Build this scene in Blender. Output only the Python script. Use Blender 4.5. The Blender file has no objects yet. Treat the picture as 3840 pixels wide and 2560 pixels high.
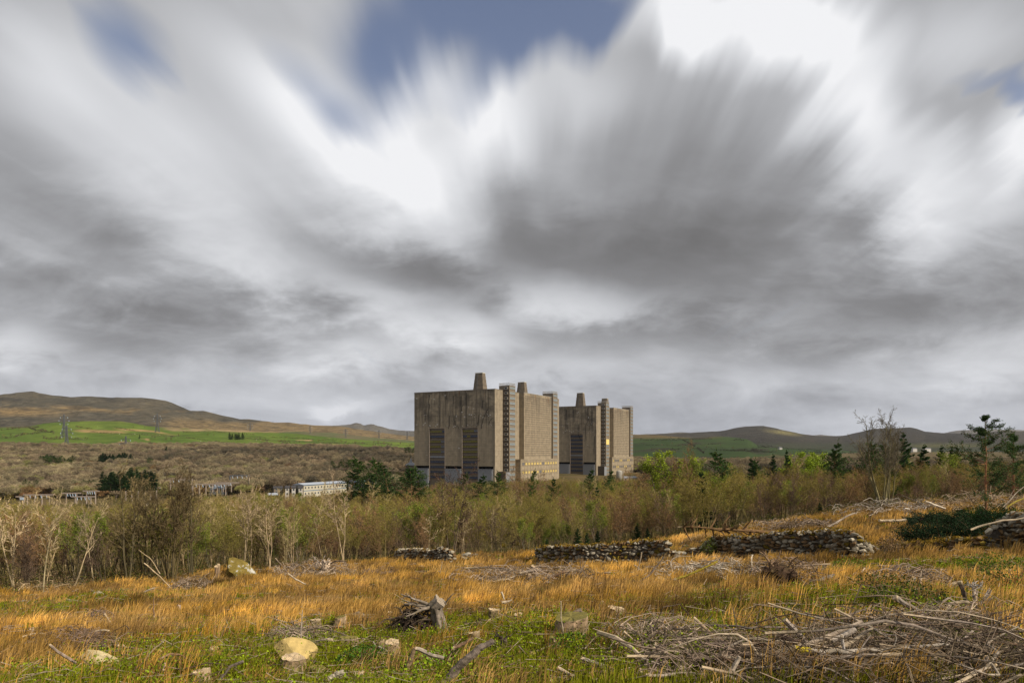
import bpy, math, random
import numpy as np
from mathutils import Vector, Matrix
R = math.radians
sc = bpy.context.scene
COL = sc.collection
rng = np.random.default_rng(7)
random.seed(7)

# ------------------------------------------------------------------ camera
HZ, CX, F = 1690.0, 1920.0, 2560.0        # horizon row, centre column and focal length on the 3840-wide photograph
cam_d = bpy.data.cameras.new('camera'); cam = bpy.data.objects.new('camera', cam_d); COL.objects.link(cam)
cam_d.lens = 24; cam_d.sensor_width = 36; cam_d.shift_y = 410 / 3840
cam_d.clip_start = 0.1; cam_d.clip_end = 60000
cam.location = (0, 0, 0); cam.rotation_euler = (R(90), 0, 0)
sc.camera = cam

# ------------------------------------------------------------------ render / colour
sc.render.engine = 'CYCLES'
sc.cycles.use_denoising = True
sc.cycles.max_bounces = 5; sc.cycles.diffuse_bounces = 2; sc.cycles.glossy_bounces = 2
sc.cycles.transmission_bounces = 3; sc.cycles.transparent_max_bounces = 8; sc.cycles.volume_bounces = 0
sc.cycles.sample_clamp_indirect = 4
sc.view_settings.view_transform = 'Standard'; sc.view_settings.look = 'None'
sc.view_settings.gamma = 1; sc.view_settings.exposure = 0.0

# ------------------------------------------------------------------ sun
SUN_AZ = (0.86, -0.51); SUN_EL = R(36)
sun_d = bpy.data.lights.new('sun', 'SUN'); sun_d.energy = 5.0; sun_d.angle = R(0.53); sun_d.color = (1.0, 0.89, 0.74)
sun = bpy.data.objects.new('sun', sun_d); COL.objects.link(sun)
to_sun = Vector((SUN_AZ[0]*math.cos(SUN_EL), SUN_AZ[1]*math.cos(SUN_EL), math.sin(SUN_EL)))
sun.rotation_euler = to_sun.to_track_quat('Z', 'Y').to_euler(); sun.location = (40, -30, 60)

# ------------------------------------------------------------------ world: Nishita sky seen through a layer of streaked cloud
W = bpy.data.worlds.new('World'); sc.world = W; W.use_nodes = True
nt = W.node_tree; nt.nodes.clear()
class X:
    """a little calculator on shader sockets"""
    tree = nt
    def __init__(s, v): s.v = v
    @staticmethod
    def m(op, *a, clamp=False):
        n = X.tree.nodes.new('ShaderNodeMath'); n.operation = op; n.use_clamp = clamp
        for i, x in enumerate(a):
            x = x.v if isinstance(x, X) else x
            if isinstance(x, (int, float)): n.inputs[i].default_value = x
            else: X.tree.links.new(x, n.inputs[i])
        return X(n.outputs[0])
    def __add__(s, o): return X.m('ADD', s, o)
    __radd__ = __add__
    def __sub__(s, o): return X.m('SUBTRACT', s, o)
    def __rsub__(s, o): return X.m('SUBTRACT', o, s)
    def __mul__(s, o): return X.m('MULTIPLY', s, o)
    __rmul__ = __mul__
    def __truediv__(s, o): return X.m('DIVIDE', s, o)
    def clamp(s): return X.m('ADD', s, 0.0, clamp=True)
def comb(x, y, z=0.0):
    n = X.tree.nodes.new('ShaderNodeCombineXYZ')
    for i, a in enumerate((x, y, z)):
        a = a.v if isinstance(a, X) else a
        if isinstance(a, (int, float)): n.inputs[i].default_value = a
        else: X.tree.links.new(a, n.inputs[i])
    return n.outputs[0]
def noise(vec, scale, detail=3, rough=0.5, dist=0.0):
    n = X.tree.nodes.new('ShaderNodeTexNoise'); X.tree.links.new(vec, n.inputs['Vector'])
    n.inputs['Scale'].default_value = scale; n.inputs['Detail'].default_value = detail
    n.inputs['Roughness'].default_value = rough; n.inputs['Distortion'].default_value = dist
    return X(n.outputs[0])
def ramp(x, pts):
    n = X.tree.nodes.new('ShaderNodeValToRGB'); X.tree.links.new(x.v if isinstance(x, X) else x, n.inputs[0])
    cr = n.color_ramp
    while len(cr.elements) < len(pts): cr.elements.new(0.5)
    for e, (p, c) in zip(cr.elements, pts): e.position = p; e.color = (*c, 1)
    return n.outputs[0]
def mix(f, a, b, mode='MIX'):
    n = X.tree.nodes.new('ShaderNodeMix'); n.data_type = 'RGBA'; n.blend_type = mode
    for s, v in ((n.inputs[0], f), (n.inputs[6], a), (n.inputs[7], b)):
        v = v.v if isinstance(v, X) else v
        if isinstance(v, (int, float)): s.default_value = v
        elif isinstance(v, tuple): s.default_value = (*v, 1) if len(v) == 3 else v
        else: X.tree.links.new(v, s)
    return n.outputs[2]
tc = nt.nodes.new('ShaderNodeTexCoord'); sep = nt.nodes.new('ShaderNodeSeparateXYZ')
nt.links.new(tc.outputs['Generated'], sep.inputs[0])
dx, dy, dz = X(sep.outputs[0]), X(sep.outputs[1]), X(sep.outputs[2])
yy = X.m('MAXIMUM', dy, 0.06); u = dx / yy; v = X.m('MAXIMUM', dz, 0.0) / yy
# cloud plane: drifting straight away from the camera, slightly to the right
hz = X.m('MAXIMUM', dz, 0.0) + 0.05
cxp = (dx - dy * 0.05) / hz; cyp = dy / hz
streak = noise(comb(cxp * 1.7, cyp * 0.34), 1.0, 5, 0.5)
streak2 = noise(comb(cxp * 7.0, cyp * 0.6, 3.1), 1.0, 3, 0.45)
soft = noise(comb(cxp * 1.1 + 5.0, cyp * 0.55, 1.7), 1.0, 4, 0.5, 0.3)
low = noise(comb(u * 4.2, v * 9.5 + 3.0, 7.0), 1.0, 7, 0.58, 0.35)
low2 = noise(comb(u * 10.0, v * 22.0, 2.0), 1.0, 5, 0.6, 0.5)
top = X.m('MULTIPLY', v - 0.16, 3.2, clamp=True); bot = 1.0 - top
# streaked wobble of the blob field, along the drift
k = 1.0 + top * ((streak - 0.5) * 0.50 + (streak2 - 0.5) * 0.24)
uw = 0.05 + (u - 0.05) * k + bot * (low - 0.5) * 0.26
vw = v * k + bot * (low2 - 0.5) * 0.07 + bot * (low - 0.5) * 0.05
uv = comb(uw, vw)
def blob(px, py, a, b, rot, amp):
    """one soft lobe, given on the photograph's 2352-wide grid and turned into a direction"""
    px *= 1.6327; py *= 1.6327; a *= 1.6327 * 1.3; b *= 1.6327 * 1.3
    mp = nt.nodes.new('ShaderNodeMapping'); mp.vector_type = 'TEXTURE'
    nt.links.new(uv, mp.inputs[0])
    mp.inputs['Location'].default_value = ((px - CX) / F, (HZ - py) / F, 0)
    mp.inputs['Rotation'].default_value = (0, 0, R(rot)); mp.inputs['Scale'].default_value = (a / F, b / F, 1)
    g = nt.nodes.new('ShaderNodeTexGradient'); g.gradient_type = 'SPHERICAL'; nt.links.new(mp.outputs[0], g.inputs[0])
    mr = nt.nodes.new('ShaderNodeMapRange'); mr.interpolation_type = 'SMOOTHSTEP'
    nt.links.new(g.outputs['Fac'], mr.inputs[0]); mr.inputs[4].default_value = amp
    return X(mr.outputs[0])
BRIGHT = [  # px, py, half width, half height, turn, strength
 (350,330,480,190,-38,.19),(620,190,330,110,-38,.16),(820,340,360,170,-45,.30),(960,190,120,130,-60,.25),(1120,290,150,130,-75,.36),(960,400,240,120,-40,.2),
 (1700,50,260,130,0,.32),(1960,220,110,290,-12,.30),(2060,430,130,230,20,.25),(1560,60,120,100,30,.2),(1850,60,170,120,0,.3),
 (2320,340,120,90,35,.35),(2230,480,200,160,40,.2),(2200,100,200,120,20,.12),(60,130,220,120,-40,.10),
 (1320,680,190,60,-10,.15),(1060,770,150,60,0,.22),(800,820,160,50,0,.2),(30,790,150,60,0,.20),(860,680,180,90,-20,.14),
 (830,935,90,22,5,.22),(2290,860,160,60,0,.14),(620,600,220,90,-25,.08),(1290,200,110,190,70,.12),(1230,860,220,50,0,.12),(330,920,260,40,0,.10),
 (1560,90,80,120,60,.12),(170,540,300,60,-20,-.06),(450,760,400,90,-8,-.10),
 (1600,500,460,250,8,-.16),(1420,580,360,110,0,-.17),(1180,520,180,130,-20,-.08),(1600,330,260,200,0,-.03),(800,590,300,70,-12,-.09),(150,450,220,110,-30,-.05),
 (200,770,230,60,0,-.10),(1950,640,420,150,14,-.13),(2150,700,330,100,5,-.11),(900,630,200,60,0,-.10),(1000,640,120,50,0,-.1),(1500,760,400,60,0,-.14),(480,700,300,80,0,-.08),(60,640,240,90,0,-.10),(1900,820,330,50,0,-.12),(2300,600,200,120,0,-.06),(1120,700,60,40,0,-.1)]
HOLES = [(1080,10,360,170,0,1.3),(1120,200,130,80,40,.55),(880,150,190,110,-42,.8),(700,170,210,60,-45,.5),(1260,60,220,130,40,.7),(1420,10,160,80,20,.55),
 (270,80,170,100,-40,.85),(760,240,90,70,-50,.3),(2290,245,150,60,-20,.85),(520,1010,360,110,0,.10),(2330,200,80,60,0,.2),(560,830,120,60,-20,.16),(1700,900,80,30,0,.12)]
B = X(0.0) * 1.0
tot = None
for b_ in BRIGHT:
    g = blob(*b_); tot = g if tot is None else tot + g
hole = None
for b_ in HOLES:
    g = blob(*b_); hole = g if hole is None else hole + g
hfade = X.m('SUBTRACT', 1.0, v * 4.0, clamp=True)              # 1 at the horizon
br = 0.675 + tot + top * ((streak - 0.5) * 0.24 + (streak2 - 0.5) * 0.12) + (soft - 0.5) * 0.10 + bot * ((low - 0.5) * 0.66 + (low2 - 0.5) * 0.28) + hfade * 0.075
cloud = ramp(br, [(0.0, (0.12,0.118,0.115)), (0.34, (0.148,0.145,0.145)), (0.5, (0.225,0.224,0.229)), (0.62, (0.345,0.348,0.362)), (0.75, (0.545,0.553,0.575)), (0.9, (0.74,0.75,0.775)), (1.0, (0.90,0.905,0.925))])
hm = (hole + (streak - 0.5) * 0.75 + (streak2 - 0.5) * 0.55 - 0.16)
hm = X.m('SMOOTH_MIN', hm * 1.15, 0.97, 0.2).clamp()
sky = nt.nodes.new('ShaderNodeTexSky'); sky.sky_type = 'NISHITA'; sky.sun_disc = False
sky.sun_elevation = SUN_EL; sky.sun_rotation = math.atan2(SUN_AZ[0], SUN_AZ[1]); sky.dust_density = 1.5
SKY_STRENGTH = 0.1
def scaled(sock, f):
    return mix(1.0, sock, (f, f, f), 'MULTIPLY')
blue = mix(1.0, sky.outputs[0], (1.35, 1.16, 1.14), 'MULTIPLY')
vs = nt.nodes.new('ShaderNodeVectorMath'); vs.operation = 'SCALE'; nt.links.new(cloud, vs.inputs[0]); vs.inputs['Scale'].default_value = 1 / SKY_STRENGTH
hzb = X.m('SUBTRACT', 1.0, v * 7.0, clamp=True) * 0.30
fin = mix(hm, mix(hzb, vs.outputs[0], (4.3, 4.7, 5.7)), blue)
bg = nt.nodes.new('ShaderNodeBackground'); nt.links.new(fin, bg.inputs[0]); bg.inputs[1].default_value = SKY_STRENGTH
wo = nt.nodes.new('ShaderNodeOutputWorld'); nt.links.new(bg.outputs[0], wo.inputs[0])
W.cycles.sampling_method = 'MANUAL'; W.cycles.sample_map_resolution = 512

# ------------------------------------------------------------------ mesh helpers
def link(o, parent=None):
    COL.objects.link(o)
    if parent is not None: o.parent = parent
    return o
def tag(o, label=None, cat=None, group=None, kind=None):
    if label: o['label'] = label
    if cat: o['category'] = cat
    if group: o['group'] = group
    if kind: o['kind'] = kind
    return o
def empty(name, loc=(0,0,0), rz=0.0):
    o = bpy.data.objects.new(name, None); COL.objects.link(o)
    o.empty_display_size = 0.2; o.location = loc; o.rotation_euler = (0, 0, rz); return o
def mk(name, V, Fl, mats, cols=None, smooth=False, fm=None):
    """V (n,3); Fl: array (m,k) or list of such arrays; vertex colours in cols (n,3)"""
    V = np.asarray(V, np.float32)
    if not isinstance(Fl, (list, tuple)): Fl = [Fl]
    Fl = [np.asarray(f, np.int32) for f in Fl if len(f)]
    me = bpy.data.meshes.new(name); me.vertices.add(len(V)); me.vertices.foreach_set('co', V.ravel())
    li = np.concatenate([f.ravel() for f in Fl]); tot_ = np.concatenate([np.full(len(f), f.shape[1], np.int32) for f in Fl])
    me.loops.add(len(li)); me.loops.foreach_set('vertex_index', li)
    me.polygons.add(len(tot_)); me.polygons.foreach_set('loop_start', np.concatenate([[0], np.cumsum(tot_)[:-1]]).astype(np.int32))
    if fm is not None: me.polygons.foreach_set('material_index', np.asarray(fm, np.int32))
    me.polygons.foreach_set('use_smooth', np.full(len(tot_), smooth, bool))
    for m in (mats if isinstance(mats, (list, tuple)) else [mats]): me.materials.append(m)
    if cols is not None:
        ca = me.color_attributes.new('Col', 'FLOAT_COLOR', 'POINT')
        c = np.ones((len(V), 4), np.float32); c[:, :3] = cols; ca.data.foreach_set('color', c.ravel())
    me.update(calc_edges=True); me.validate()
    return me
def ob(name, me, parent=None, loc=None):
    o = bpy.data.objects.new(name, me)
    if loc is not None: o.location = loc
    return link(o, parent)
class Geo:
    """collects pieces; faces of mixed size"""
    def __init__(s): s.V = []; s.F = {}; s.C = []; s.M = {}; s.n = 0
    def add(s, V, F, col=(1,1,1), m=0):
        V = np.asarray(V, float).reshape(-1, 3); 
        Fs = F if isinstance(F, list) and len(F) and isinstance(F[0], np.ndarray) else [np.asarray(F, int)]
        s.V.append(V); c = np.asarray(col, float); s.C.append(np.tile(c, (len(V), 1)) if c.ndim == 1 else c)
        for f in Fs:
            if len(f): s.F.setdefault(f.shape[1], []).append(f + s.n); s.M.setdefault(f.shape[1], []).append(np.full(len(f), m))
        s.n += len(V); return s
    def box(s, x0, x1, y0, y1, z0, z1, col=(1,1,1), m=0):
        V = [(x, y, z) for z in (z0, z1) for y in (y0, y1) for x in (x0, x1)]
        return s.add(V, [(0,2,3,1),(4,5,7,6),(0,1,5,4),(2,6,7,3),(0,4,6,2),(1,3,7,5)], col, m)
    def beam(s, p0, p1, r, k=4, col=(1,1,1), m=0, r1=None):
        V, F = segs([p0], [p1], [r], [r if r1 is None else r1], k); return s.add(V, F, col, m)
    def mesh(s, name, mats, smooth=False):
        ks = sorted(s.F); return mk(name, np.concatenate(s.V), [np.concatenate(s.F[k]) for k in ks], mats, np.concatenate(s.C), smooth, np.concatenate([np.concatenate(s.M[k]) for k in ks]))
def segs(P0, P1, R0, R1, k=3):
    """k-sided tapered prisms between point pairs, no caps"""
    P0 = np.asarray(P0, float); P1 = np.asarray(P1, float); R0 = np.asarray(R0, float); R1 = np.asarray(R1, float)
    d = P1 - P0; L = np.linalg.norm(d, axis=1, keepdims=True); d = d / np.maximum(L, 1e-9)
    a = np.where(np.abs(d[:, 2:3]) > 0.9, np.array([[1., 0, 0]]), np.array([[0, 0, 1.]]))
    s1 = np.cross(d, a); s1 /= np.linalg.norm(s1, axis=1, keepdims=True); s2 = np.cross(d, s1)
    th = np.arange(k) * 2 * np.pi / k
    ring = s1[:, None, :] * np.cos(th)[None, :, None] + s2[:, None, :] * np.sin(th)[None, :, None]
    A = P0[:, None, :] + ring * R0[:, None, None]; Bq = P1[:, None, :] + ring * R1[:, None, None]
    V = np.concatenate([A, Bq], axis=1).reshape(-1, 3)
    n = len(P0); base = (np.arange(n) * 2 * k)[:, None, None]; i = np.arange(k); j = (i + 1) % k
    Fq = np.stack([i, j, j + k, i + k], axis=1)[None] + base
    return V, Fq.reshape(-1, 4)
def cards(P, size, g, aspect=1.0, tri=False, nrm=None):
    """small randomly turned leaf quads at P"""
    n = len(P); a = g.normal(size=(n, 3)); a /= np.linalg.norm(a, axis=1, keepdims=True)
    b = g.normal(size=(n, 3)); b -= a * (a * b).sum(1, keepdims=True); b /= np.linalg.norm(b, axis=1, keepdims=True)
    s = np.broadcast_to(np.asarray(size, float), (n,))[:, None] * 0.5
    a = a * s * aspect; b = b * s
    if tri:
        V = np.stack([P - a - b, P + a - b * .4, P + b * 1.2], axis=1).reshape(-1, 3)
        return V, (np.arange(n)[:, None] * 3 + np.arange(3)[None])
    V = np.stack([P - a, P - b * .6, P + a, P + b], axis=1).reshape(-1, 3)
    return V, (np.arange(n)[:, None] * 4 + np.arange(4)[None])
def tube(pts, rad, k=8, jit=0.0, caps=True, g=rng):
    pts = np.asarray(pts, float); n = len(pts); V = []; prev = None
    for i in range(n):
        d = pts[min(i+1, n-1)] - pts[max(i-1, 0)]; d /= np.linalg.norm(d) + 1e-9
        if prev is None:
            a = np.array([1., 0, 0]) if abs(d[2]) > .9 else np.array([0, 0, 1.]); s1 = np.cross(d, a)
        else: s1 = prev - d * prev.dot(d)
        s1 /= np.linalg.norm(s1); prev = s1; s2 = np.cross(d, s1)
        for j in range(k):
            t = 2 * math.pi * j / k; rr = rad[i] * (1 + jit * g.normal())
            V.append(pts[i] + (s1 * math.cos(t) + s2 * math.sin(t)) * rr)
    Fq = [(i*k + j, i*k + (j+1) % k, (i+1)*k + (j+1) % k, (i+1)*k + j) for i in range(n-1) for j in range(k)]
    Fs = [np.array(Fq)]
    if caps: Fs.append(np.array([list(range(k))[::-1], [(n-1)*k + j for j in range(k)]]))
    return np.array(V), Fs
def ico(sub=2):
    import bmesh
    bm = bmesh.new(); bmesh.ops.create_icosphere(bm, subdivisions=sub, radius=1.0)
    V = np.array([v.co[:] for v in bm.verts]); Ff = np.array([[v.index for v in f.verts] for f in bm.faces]); bm.free(); return V, Ff
ICO = {s: ico(s) for s in (1, 2, 3, 4)}
def rock(g, sub=2, planes=9, cut=(0.45, 0.85), scale=(1,1,1), rough=0.02):
    V, Ff = ICO[sub]; V = V.copy()
    for _ in range(planes):
        n = g.normal(size=3); n /= np.linalg.norm(n); d = g.uniform(*cut); h = V @ n - d
        V -= np.maximum(h, 0)[:, None] * n
    V += g.normal(size=V.shape) * rough
    return V * np.array(scale), Ff
def snoise(x, y, seed=0, oct=4, f=1.0):
    """cheap smooth 2-D noise in -1..1 made of turned sines"""
    g = np.random.default_rng(seed); s = 0; a = 1; tt = 0
    for o in range(oct):
        for q in range(3):
            th = g.uniform(0, 6.28); ph = g.uniform(0, 6.28); ff = f * g.uniform(.75, 1.35)
            s = s + a * np.sin((x * math.cos(th) + y * math.sin(th)) * ff + ph + 1.3 * np.sin((x * math.sin(th) - y * math.cos(th)) * ff * .6 + ph * 2))
            tt += a
        a *= .55; f *= 2.05
    return s / tt * 1.6

# ------------------------------------------------------------------ materials
MATS = {}
class T:
    def __init__(s, name):
        s.mat = bpy.data.materials.new(name); s.mat.use_nodes = True; s.nt = s.mat.node_tree; s.nt.nodes.clear(); X.tree = s.nt
        s.out = s.nt.nodes.new('ShaderNodeOutputMaterial'); s.b = s.nt.nodes.new('ShaderNodeBsdfPrincipled')
        s.nt.links.new(s.b.outputs[0], s.out.inputs[0]); s.b.inputs['Roughness'].default_value = .85; s.b.inputs['Specular IOR Level'].default_value = .25
        MATS[name] = s.mat
    def obj(s): return s.nt.nodes.new('ShaderNodeTexCoord').outputs['Object']
    def pos(s): return s.nt.nodes.new('ShaderNodeNewGeometry').outputs['Position']
    def col(s):
        n = s.nt.nodes.new('ShaderNodeAttribute'); n.attribute_name = 'Col'; return n.outputs['Color']
    def rnd(s): return X(s.nt.nodes.new('ShaderNodeObjectInfo').outputs['Random'])
    def scl(s, vec, v):
        m = s.nt.nodes.new('ShaderNodeMapping'); s.nt.links.new(vec, m.inputs[0]); m.inputs['Scale'].default_value = v; return m.outputs[0]
    def base(s, c):
        if isinstance(c, tuple): s.b.inputs['Base Color'].default_value = (*c, 1)
        else: s.nt.links.new(c.v if isinstance(c, X) else c, s.b.inputs['Base Color'])
        return s
    def rough(s, r): s.b.inputs['Roughness'].default_value = r; return s
    def bump(s, h, strength=.5, dist=.02):
        n = s.nt.nodes.new('ShaderNodeBump'); n.inputs['Strength'].default_value = strength; n.inputs['Distance'].default_value = dist
        s.nt.links.new(h.v if isinstance(h, X) else h, n.inputs['Height']); s.nt.links.new(n.outputs[0], s.b.inputs['Normal']); return s
    def translucent(s, c, f=.3):
        t = s.nt.nodes.new('ShaderNodeBsdfTranslucent'); s.nt.links.new(c, t.inputs[0])
        m = s.nt.nodes.new('ShaderNodeMixShader'); m.inputs[0].default_value = f
        s.nt.links.new(s.b.outputs[0], m.inputs[1]); s.nt.links.new(t.outputs[0], m.inputs[2]); s.nt.links.new(m.outputs[0], s.out.inputs[0]); return s
def fac(x, lo=0.0, hi=1.0, a=0.0, b=1.0):
    n = X.tree.nodes.new('ShaderNodeMapRange'); X.tree.links.new(x.v if isinstance(x, X) else x, n.inputs[0])
    for i, q in enumerate((lo, hi, a, b)): n.inputs[i+1].default_value = q
    return X(n.outputs[0])
def gray(x): return comb(x, x, x)
# plants: vertex colour, varied per tree
t = T('leafage'); r_ = t.rnd(); c = mix(1.0, t.col(), comb(fac(r_,0,1,.70,1.25), fac(X.m('ADD', r_, X.m('FRACT', r_*7.3)*.2),0,1.2,.68,1.27), fac(r_,0,1,.72,1.2)), 'MULTIPLY'); t.base(c).rough(.8).translucent(c, .15)
t = T('bark'); r_ = t.rnd(); c = mix(1.0, mix(1.0, t.col(), comb(fac(r_,0,1,.70,1.25), fac(X.m('ADD', r_, X.m('FRACT', r_*7.3)*.16),0,1.16,.68,1.27), fac(r_,0,1,.72,1.2)), 'MULTIPLY'), gray(fac(noise(t.scl(t.obj(), (9,9,2.5)), 1.0, 4, .6),.3,.7,.6,1.3)), 'MULTIPLY'); t.base(c).rough(.9)
t = T('grass_blades'); c = t.col(); t.base(c).rough(.75).translucent(c, .15)
t = T('wood'); o_ = t.obj(); n1 = noise(t.scl(o_, (14,14,14)), 1.0, 5, .65); n2 = noise(t.scl(o_, (3,3,3)), 1.0, 3, .5)
c = mix(1.0, t.col(), gray(fac(n1,.25,.75,.55,1.4)), 'MULTIPLY'); c = mix(fac(n2,.5,.75,0,.45).clamp(), c, (.16,.13,.05)); t.base(c).rough(.85).bump(n1, .6, .03)
t = T('cut_wood'); o_ = t.obj(); n1 = noise(t.scl(o_, (10,10,10)), 1.0, 4, .6); wv = t.nt.nodes.new('ShaderNodeTexWave'); wv.wave_type = 'RINGS'; wv.rings_direction = 'Z'
t.nt.links.new(o_, wv.inputs[0]); wv.inputs['Scale'].default_value = 9; wv.inputs['Distortion'].default_value = 3
c = mix(1.0, t.col(), gray(fac(n1,.25,.75,.65,1.3)), 'MULTIPLY'); c = mix(fac(X(wv.outputs['Fac']),.4,.9,0,.35).clamp(), c, (.10,.075,.04)); t.base(c).rough(.8).bump(n1, .3, .01)
t = T('rock'); o_ = t.obj(); n1 = noise(o_, 3.5, 6, .65); n2 = noise(o_, 1.6, 3, .5); n3 = noise(o_, 9.0, 4, .6)
c = mix(1.0, t.col(), gray(fac(n1,.25,.75,.5,1.45)), 'MULTIPLY'); c = mix(fac(n2,.52,.66,0,.55).clamp(), c, (.13,.11,.025)); c = mix(fac(n3,.63,.72,0,.6).clamp(), c, (.42,.42,.38)); t.base(c).bump(n1, .8, .06)
t = T('mossy_rock'); o_ = t.obj(); n1 = noise(o_, 3.0, 6, .65); n2 = noise(o_, 1.1, 4, .6); n3 = noise(t.scl(o_, (1,1,1.0)), 1.4, 5, .7)
c = mix(1.0, (.23,.17,.035), gray(fac(n1,.25,.75,.5,1.4)), 'MULTIPLY'); c = mix(fac(n3,.57,.62,0,1).clamp(), c, (.50,.49,.45)); c = mix(fac(n2,.60,.68,0,.8).clamp(), c, (.14,.15,.03)); t.base(c).bump(n1, .8, .05)
t = T('wall_stone'); o_ = t.obj(); n1 = noise(o_, 6, 5, .6); n2 = noise(o_, .9, 4, .6); n3 = noise(o_, 14, 3, .6)
c = mix(1.0, t.col(), gray(fac(n1,.25,.75,.6,1.35)), 'MULTIPLY'); c = mix(fac(n2,.55,.65,0,.6).clamp(), c, (.12,.075,.02)); c = mix(fac(n3,.62,.7,0,.5).clamp(), c, (.38,.38,.33)); t.base(c).bump(n1, .6, .03)
t = T('ground'); p_ = t.pos(); n1 = noise(p_, 1.3, 6, .65); n2 = noise(p_, 9.0, 4, .6)
c = mix(1.0, t.col(), gray(fac(n1,.25,.75,.55,1.4)), 'MULTIPLY'); c = mix(fac(n2,.45,.62,0,.55).clamp(), c, (.05,.034,.016)); t.base(c).rough(.95).bump(n2, .7, .06)
t = T('moor'); p_ = t.pos(); n1 = noise(p_, .012, 8, .68); n2 = noise(t.scl(p_, (.02,.02,.2)), 1.0, 6, .65); n3 = noise(p_, .0035, 5, .6)
c = mix(1.0, t.col(), gray(fac(n1,.3,.7,.6,1.4)), 'MULTIPLY'); c = mix(fac(n2,.50,.60,0,.7).clamp(), c, (.045,.04,.028)); t.base(c).rough(.95).bump(n1, 1.0, 40)
t = T('pasture'); p_ = t.pos(); n1 = noise(p_, .02, 6, .6); n2 = noise(p_, .25, 3, .6)
c = mix(1.0, t.col(), gray(fac(n1,.3,.7,.78,1.2)), 'MULTIPLY'); c = mix(1.0, c, gray(fac(n2,.3,.7,.85,1.12)), 'MULTIPLY'); t.base(c).rough(.95)
# concrete of the reactor buildings
def concrete(name, base, dark_top):
    t = T(name); o_ = t.obj(); sp = t.nt.nodes.new('ShaderNodeSeparateXYZ'); t.nt.links.new(o_, sp.inputs[0]); x, y, z = (X(q) for q in sp.outputs)
    n1 = noise(o_, .35, 6, .65); st = noise(t.scl(o_, (1.3,1.3,.035)), 1.0, 5, .7); bl = noise(t.scl(o_, (.07,.07,.13)), 1.0, 5, .62)
    ribs = X.m('SINE', (x + y) * 14.0); lift = X.m('PINGPONG', z, 1.525)
    c = mix(1.0, base, gray(fac(n1,.25,.75,.72,1.28)), 'MULTIPLY')
    c = mix(1.0, c, gray(fac(ribs,-1,1,.9,1.08)), 'MULTIPLY')
    dk = X.m('SUBTRACT', fac(z, 28, 40, 0, 1).clamp() * fac(x, -.6, -.1, 1, .25).clamp(), 0.0) if dark_top else fac(z, 36, 52, 0, .55).clamp()
    c = mix((fac(st,.47,.60,0,.6).clamp() * (dk * .75 + .25)).clamp(), c, (.035,.03,.026))
    c = mix((fac(bl,.46,.58,0,.62).clamp() * dk).clamp(), c, (.055,.048,.04))
    c = mix(fac(lift, 0.0, .09, .5, 0).clamp(), c, (.06,.05,.04))
    vj = X.m('PINGPONG', x + y, 3.05); c = mix(fac(vj, 0.0, .07, .32, 0).clamp(), c, (.06,.05,.04))
    rs = noise(t.scl(o_, (.5,.5,.06)), 1.0, 3, .6); c = mix((fac(rs,.60,.68,0,.6).clamp() * fac(z,48,54.4,0,1).clamp()).clamp(), c, (.18,.075,.02))
    t.base(c).rough(.9).bump(ribs, .35, .05)
concrete('concrete_panels', (.30,.248,.175), True)
concrete('concrete_wall', (.31,.255,.175), False)
def flat(name, c, rough=.7, metal=0.0, var=.15, sc_=2.0):
    t = T(name); n1 = noise(t.obj(), sc_, 4, .6); t.base(mix(1.0, c, gray(fac(n1,.25,.75,1-var,1+var)), 'MULTIPLY')).rough(rough); t.b.inputs['Metallic'].default_value = metal; return t
flat('spandrel', (.19,.155,.115)); flat('spandrel_dark', (.085,.07,.055)); flat('white_frame', (.33,.31,.27)); flat('steel_grey', (.28,.29,.31), .55, .3)
flat('shade_gap', (.012,.011,.010)); flat('olive_panel', (.19,.165,.045)); flat('navy_panel', (.06,.07,.105), .4); flat('grey_panel', (.16,.17,.19)); flat('amber_panel', (.78,.60,.20), .6)
flat('tar', (.016,.014,.012)); flat('repair_patch', (.55,.53,.50)); flat('lattice_steel', (.10,.105,.11), .6, .2); flat('concrete_post', (.27,.22,.18)); flat('cream_wall', (.46,.43,.34)); flat('roof_sheet', (.36,.40,.46), .5); flat('blue_band', (.07,.15,.27)); flat('shed_dark', (.05,.045,.045)); flat('blue_sheet', (.12,.17,.30)); flat('insulator_glass', (.45,.55,.66), .2)
t = flat('window_glass', (.22,.27,.29), .15); t.b.inputs['Specular IOR Level'].default_value = .8
flat('dark_glass', (.05,.06,.075), .15); flat('slate', (.10,.10,.11)); flat('white_render', (.48,.46,.42)); flat('fleece', (.62,.58,.48)); flat('lead_grey', (.20,.22,.27),.5)
M = MATS
for nm in ('leafage', 'bark', 'grass_blades', 'wood', 'ground', 'moor', 'pasture', 'wall_stone'):
    for n_ in MATS[nm].node_tree.nodes:
        if n_.type == 'BSDF_PRINCIPLED': n_.inputs['Specular IOR Level'].default_value = 0.04; n_.inputs['Roughness'].default_value = 1.0

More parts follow.
